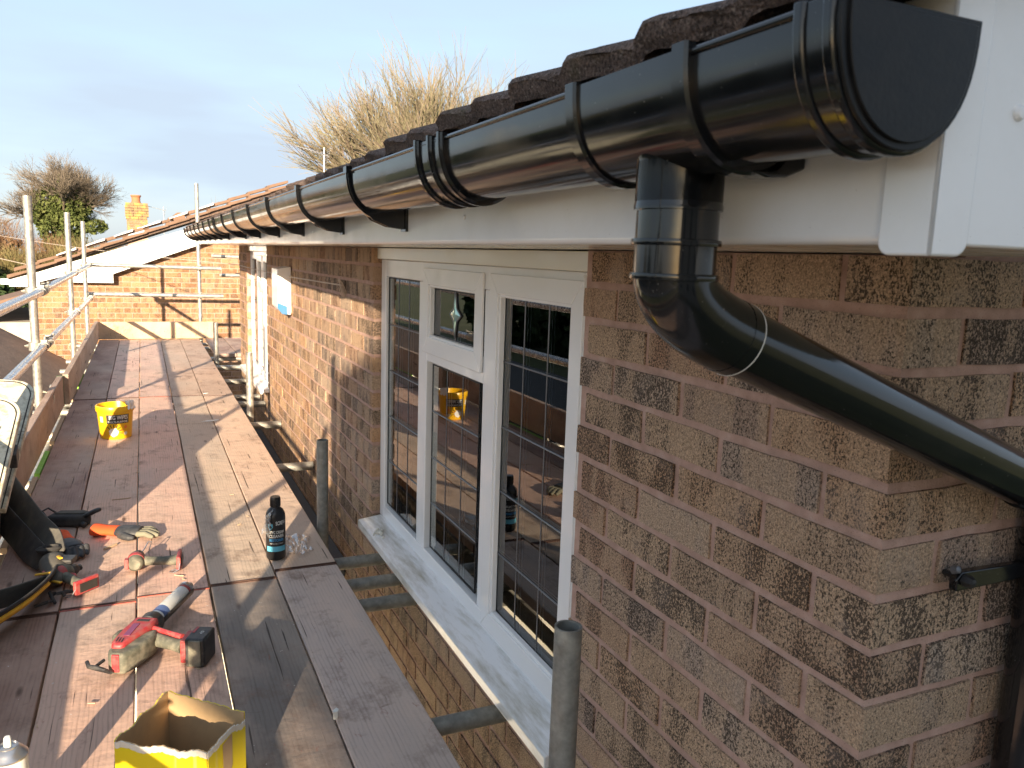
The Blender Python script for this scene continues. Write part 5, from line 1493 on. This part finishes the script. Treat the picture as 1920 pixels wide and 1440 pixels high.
# gloves ------------------------------------------------------------
def glove(label, loc, ang, cuff_m, palm_m, fing_m, curl=0.0, extra=None):
    e = empty('work_glove', label, 'glove', loc, 'work gloves'); e.rotation_euler = (0, 0, ang)
    def rem(m, nm, mat, vox=0.0035):
        o = m.build(nm, mat, e, smooth=0); r = o.modifiers.new('remesh', 'REMESH'); r.mode = 'VOXEL'; r.voxel_size = vox; r.use_smooth_shade = True
        s = o.modifiers.new('smooth', 'SMOOTH'); s.iterations = 5; s.factor = .5; return o
    m = MB(); m.tube([(-0.115, 0, 0.024), (-0.10, 0, 0.024), (-0.06, 0.002, 0.022), (-0.015, 0, 0.021)], [0.042, 0.040, 0.034, 0.037], 18, sq=(1, .55)); rem(m, 'cuff', cuff_m)
    m = MB(); m.tube([(-0.020, 0, 0.021), (0.01, 0, 0.022), (0.045, -.002, 0.022), (0.075, -.002, 0.020)], [0.037, 0.043, 0.045, 0.040], 18, sq=(1, .48))
    m.tube([(0.005, -0.030, 0.018), (0.030, -0.055, 0.018), (0.055, -0.064, 0.016), (0.072, -0.060, .014)], [0.017, 0.015, 0.013, .009], 12); rem(m, 'palm', palm_m)
    m = MB()
    for k, (yy, L) in enumerate(((-0.030, .060), (-0.010, .072), (0.011, .066), (0.031, .050))):
        m.tube([(0.066, yy, .019), (0.085 + L * .3, yy * 1.08, .022 + curl * .01), (0.078 + L * .75, yy * 1.1 - .004, .016), (0.078 + L, yy * 1.05 - .006, .011)], [.0125, .0115, .0105, .007], 12)
    rem(m, 'finger_section', fing_m, 0.003)
    m = MB(); m.pipe((-0.117, 0, .024), (-0.111, 0, .024), .04, .036, 20); 
    return e
glove('orange cuffed work glove with black palm lying near the middle of the boards', (-0.965, 3.435, 0.0), math.atan2(-0.10, 0.235), gl_or, gl_bk, gl_gr)
glove('black work glove with orange cuff folded beside the tool belt', (-1.150, 3.335, 0.004), math.atan2(-0.19, 0.075), gl_or, gl_bk, gl_bk, 1.0)

# tool belt ---------------------------------------------------------
tbel = empty('tool_belt', 'black padded tool belt with pouch and yellow stripe lying against the toe board', 'tool belt', (-1.2, 3.0, 0.0))
TBo = Vector((-1.2, 3.0, 0.0))
def ribbon(nm, mat, pts, ws, lean, th=0.008, sub=1):
    m = MB(); P = [Vector(p) - TBo for p in pts]; rings = []
    N = 24
    def cat(i, t):
        a, b, c, d = P[max(i - 1, 0)], P[i], P[min(i + 1, len(P) - 1)], P[min(i + 2, len(P) - 1)]
        return 0.5 * ((2 * b) + (c - a) * t + (2 * a - 5 * b + 4 * c - d) * t * t + (3 * b - a - 3 * c + d) * t ** 3)
    for k in range(N + 1):
        s = k / N * (len(P) - 1); i = min(int(s), len(P) - 2); t_ = s - i
        p = cat(i, t_); w = ws[i] + (ws[i + 1] - ws[i]) * t_
        lv = Vector(lean[i]).lerp(Vector(lean[i + 1]), t_).normalized()
        tn = (cat(i, min(1, t_ + .05)) - cat(i, max(0, t_ - .05))).normalized(); nn = tn.cross(lv).normalized() * th / 2
        rings.append([p + lv * w * .5 + nn * .5, p + lv * w * .35 + nn, p - lv * w * .35 + nn, p - lv * w * .5 + nn * .5, p - lv * w * .5 - nn * .5, p - lv * w * .35 - nn, p + lv * w * .35 - nn, p + lv * w * .5 - nn * .5])
    m.sweep(rings, None, True); return m.build(nm, mat, tbel, smooth=60, sub=sub)
ribbon('padded_belt', clothg, [(-1.50, 4.05, .22), (-1.375, 3.70, .15), (-1.275, 3.46, .085), (-1.205, 3.30, .06), (-1.165, 3.13, .05)], [.14, .13, .12, .11, .07], [(.25, 0, 1), (.4, -.2, 1), (.6, -.3, .8), (.7, -.2, .7), (.7, 0, .7)], .014)
ribbon('belt_lining', cloth, [(-1.53, 3.98, .15), (-1.41, 3.62, .09), (-1.31, 3.38, .055), (-1.25, 3.22, .045), (-1.20, 3.10, .04)], [.13, .12, .11, .10, .07], [(.25, 0, 1), (.4, -.2, 1), (.6, -.3, .8), (.7, -.2, .7), (.7, 0, .7)], .012)
ribbon('padded_belt', cloth, [(-1.17, 3.02, .04), (-1.185, 2.86, .055), (-1.235, 2.70, .06), (-1.32, 2.55, .06), (-1.46, 2.42, .06)], [.06, .09, .10, .10, .10], [(.5, 0, .8), (.6, -.2, .8), (.6, -.35, .8), (.45, -.5, .8), (.3, -.6, .8)], .014)
ribbon('yellow_stripe', stripe, [(-1.168, 2.845, .066), (-1.185, 2.80, .064), (-1.225, 2.68, .066), (-1.315, 2.53, .066), (-1.45, 2.405, .066)], [.014, .028, .032, .032, .030], [(.6, -.2, .8), (.6, -.2, .8), (.6, -.35, .8), (.45, -.5, .8), (.3, -.6, .8)], .017)
ribbon('inner_belt', clothg, [(-1.19, 2.96, .03), (-1.24, 2.86, .04), (-1.33, 2.78, .05), (-1.46, 2.74, .05)], [.05, .08, .08, .08], [(.2, -.3, 1)] * 4, .010)
m = MB(); m.tube([(-1.185, 3.17, .030), (-1.175, 3.10, .045), (-1.165, 3.02, .042), (-1.155, 2.93, .026)], [.034, .052, .046, .022], 14, sq=(1, .78)); m.v = [tuple(Vector(v) - TBo) for v in m.v]
m.build('pouch', clothg, tbel, sub=1)
m = MB(); m.lathe([(0.030, 0.0), (0.036, 0.012), (0.026, 0.020), (0.020, 0.014), (0.018, -0.01), (.0001, -0.012)], Vector((-1.195, 3.155, .064)) - TBo, (0.1, .1, 1), 20, 1.2); m.build('pouch_mouth', cloth, tbel)
m = MB(); m.obox(Vector((-1.128, 3.055, .062)) - TBo, (.022, -.008, 0), (.008, .026, 0), (0, 0, .009)); m.build('buckle', blackp, tbel, bevel=.004)
for (x, y, z, a) in ((-1.152, 3.045, .078, .3), (-1.192, 2.945, .062, 1.2), (-1.150, 2.90, .045, .6)):
    m = MB(); m.obox(Vector((x, y, z)) - TBo, (.006 * cos(a), .006 * sin(a), 0), (-.026 * sin(a), .026 * cos(a), -.004), (0, 0, .003)); m.build('orange_tab', stripe, tbel, bevel=.002)
m = MB()
for k in range(5):
    q = random.Random(k); p = Vector((-1.145 + q.uniform(-.03, .03), 2.865 + q.uniform(-.05, .03), .012)) - TBo
    m.tube([p, p + Vector((q.uniform(-.03, .03), q.uniform(-.05, .05), .012)), p + Vector((q.uniform(-.05, .05), q.uniform(-.06, .02), .0))], .0055, 7)
m.build('strap_end', cloth, tbel, kind='stuff')
# holster bag behind it
hb = empty('holster', 'flat black holster bag with wire handle lying behind the gloves', 'holster', (-1.165, 3.64, 0.0)); hb.rotation_euler = (0, 0, -.32)
m = MB(); m.prism([(-.085, -.035), (-.075, .040), (.03, .048), (.075, .030), (.085, -.012), (.04, -.040)], (1, 0, 0), (0, 1, 0), (0, 0, .045), (0, 0, .002)); m.build('pouch', cloth, hb, bevel=.014, seg=4)
m = MB(); m.prism([(-.06, .0), (-.05, .040), (.04, .044), (.078, .022), (.05, .004)], (1, 0, 0), (0, 1, 0), (0, 0, .008), (0, 0, .044)); m.build('flap', clothg, hb, bevel=.003)
m = MB(); m.tube([(-.065, .030, .045), (-.098, .036, .062), (-.105, .0, .060), (-.080, -.02, .040)], .004, 8); m.build('handle', blackp, hb)
m = MB(); m.tube([(.05, -.01, .035), (.088, -.008, .055), (.118, -.004, .070), (.125, .004, .066)], [.016, .015, .015, .009], 12, sq=(1, .7)); m.tube([(.06, -.03, .02), (.08, -.05, .012)], .014, 10); m.build('tool_grip', blackp, hb, sub=1)

# hop-up platform: two round-cornered pale panels leaning on the toe board
hop = empty('folding_platform', 'dirty cream folding work platform with rounded ends leaning on the toe board', 'work platform', (-1.42, 3.2, 0.3))
HPo = Vector((-1.42, 3.2, 0.3))
dirtyc = NT('dirty_cream_metal'); v = dirtyc.geo()
dc = dirtyc.ramp(dirtyc.noise(v, 20, 6, 0.7), [(0.35, (0.30, 0.27, 0.20)), (0.5, (0.60, 0.57, 0.45)), (0.7, (0.70, 0.68, 0.58))])
dc = dirtyc.mix(dirtyc.ramp(dirtyc.noise(v, 9, 5, 0.75, 1.0), [(0.56, 0.0), (0.66, 0.75)]), dc, (0.12, 0.10, 0.09))
dc = dirtyc.mix(dirtyc.ramp(dirtyc.noise(v, 70, 4, 0.8), [(0.62, 0.0), (0.68, 0.7)]), dc, (0.10, 0.07, 0.05))
dirtyc.set(dc, 0.5, normal=dirtyc.bump(dirtyc.noise(v, 120, 3), 0.3, 0.001))
def panel(nm, foot, top, width_dir, w, holes, seed, th=0.030):
    F = Vector(foot); T = Vector(top); upv = (T - F); H = upv.length; upv.normalize(); wd = Vector(width_dir).normalized(); wd = (wd - upv * wd.dot(upv)).normalized(); nn = upv.cross(wd).normalized()
    if nn.y > 0: nn = -nn
    r = 0.075; pts = [(0, 0), (0, H - r)]
    for k in range(1, 8): a = pi * .5 * k / 8; pts.append((r - r * cos(a), H - r + r * sin(a)))
    pts += [(r, H), (w - r, H)]
    for k in range(1, 8): a = pi * .5 * k / 8; pts.append((w - r + r * sin(a), H - r + r * cos(a)))
    pts += [(w, H - r), (w, 0)]
    m = MB(); m.prism(pts, wd, upv, -nn * th, F - HPo); o = m.build(nm, dirtyc.m, hop, bevel=.004, seg=2)
    # raised rim and dark seam line
    m = MB(); n = len(pts)
    c = Vector((w / 2, H / 2, 0))
    loop = [F - HPo + wd * (.012 + p[0] * (w - .024) / w) + upv * (p[1] * (H - .012) / H) + nn * .0008 for p in pts]
    m.tube(loop, .0022, 6); m.build('seam', M['gasket'], hop)
    for (u, v_, rr) in holes:
        m = MB(); cc = F - HPo + wd * u + upv * v_ + nn * .0006
        m.lathe([(rr * .8, 0.0005), (rr, 0.003), (rr * 1.12, 0.0)], cc, nn, 28); m.build('hole_rim', dirtyc.m, hop)
        m = MB(); m.lathe([(.0001, 0.0012), (rr * .8, 0.0012)], cc, nn, 28); m.build('hand_hole', M['gasket'], hop)
    return o
panel('near_panel', (-1.318, 2.86, 0.235), (-1.262, 3.33, 0.592), (-1, -.12, -.05), .42, [(0.052, .215, .018)], 1)
panel('far_panel', (-1.318, 3.16, 0.235), (-1.252, 3.66, 0.605), (-1, -.12, -.05), .42, [], 2)
m = MB(); m.obox(Vector((-1.290, 3.22, .405)) - HPo, (.012, 0, 0), (0, .03, .012), (0, -.006, .026)); m.build('hinge_block', blackp, hop, bevel=.003)

# small litter ------------------------------------------------------
chipm = plain('pale_wood', (0.55, 0.40, 0.26), 0.85, dirt=0.2)
whitem = plain('white_scrap', (0.78, 0.77, 0.72), 0.6, dirt=0.2)
def scrap(nm, label, loc, size, ang, mat, cat):
    m = MB(); a, b, c = size; m.prism([(-a, -b * .3), (-a * .3, b * .8), (a, b), (a * .9, -b * .2), (0, -b)], (1, 0, 0), (0, 1, 0), (0, 0, c), (0, 0, 0)); o = m.build(nm, mat, None, label=label, cat=cat); o.location = loc; o.rotation_euler = (0, 0, ang); return o
scrap('wood_chip', 'small pale wood splinter in front of the orange glove', (-1.005, 3.31, .0015), (.035, .007, .006), .75, chipm, 'wood chip')
scrap('plastic_offcut', 'pointed white plastic offcut on the middle planks right of the tub', (-0.475, 5.62, .0015), (.060, .022, .003), .15, whitem, 'offcut')
scrap('plastic_offcut', 'tiny white scrap near the butt joint beyond the tub', (-0.43, 6.72, .0015), (.022, .010, .003), .3, whitem, 'offcut')
scrap('wood_chip', 'thin pale splinter on the board behind the orange glove', (-0.98, 3.95, .0015), (.040, .0025, .003), .08, chipm, 'wood chip')
o = scrap('plastic_offcut', 'small white tag stuck in the gap between the two inner boards', (-0.452, 1.86, -.004), (.010, .008, .022), .5, whitem, 'offcut')
scrap('wood_chip', 'short splinter lying near the tip of the caulking gun', (-0.775, 2.93, .0015), (.018, .0022, .003), -.6, chipm, 'wood chip')
scrap('wood_chip', 'tiny chip beside the black bottle base', (-0.52, 3.42, .0015), (.012, .003, .003), .6, chipm, 'wood chip')
m = MB(); q = random.Random(77)
for k in range(26):
    x = q.uniform(-1.33, -.26); y = q.uniform(1.6, 7.5); s = q.uniform(.002, .005); a = q.uniform(0, 3)
    m.obox((x, y, .0025), (s * 2 * cos(a), s * 2 * sin(a), 0), (-s * .5 * sin(a), s * .5 * cos(a), 0), (0, 0, .001))
m.build('sawdust', chipm, None, smooth=0, kind='stuff', label='loose crumbs and sawdust scattered on the boards', cat='debris')
# mortar crumbs on the sill
m = MB(); q = random.Random(78)
for k in range(22):
    m.lathe([(.0001, -.004), (.006, -.002), (.007, .002), (.0001, .006)], (-0.035 + q.gauss(0, .010), 2.98 + q.gauss(0, .030), .054 + q.uniform(0, .006)), (q.gauss(0, 1), q.gauss(0, 1), 1), 6)
m.build('mortar_crumbs', paper, None, smooth=0, label='little heap of pale mortar crumbs on the far end of the sill', cat='mortar crumbs', kind='stuff')
# coloured strips added for daylight and bright ground seen through the toe board slot
m = MB(); m.box(-1.388, -1.364, 4.55, 5.05, -.030, -.004); m.build('green_slot_infill', limegreen, None, label='lime green batten added for bright ground seen in the slot below the nearer toe board', cat='infill')
m = MB(); m.box(-1.388, -1.364, 7.35, 8.05, -.030, -.004); m.build('green_slot_infill', limegreen, None, label='lime green batten added for bright ground seen in the slot below the farther toe board', cat='infill')
for k, (a, b) in enumerate(((3.45, 3.62), (4.18, 4.50), (5.30, 6.1), (6.75, 7.2))):
    m = MB(); m.box(-1.388, -1.364, a, b, -.030, -.006); m.build('daylight_strip', chipm, None, label=f'pale strip added as daylight in the slot under the toe boards, {["nearest", "second", "third", "farthest"][k]} to the camera', cat='infill', group='pale daylight strips under the toe board')
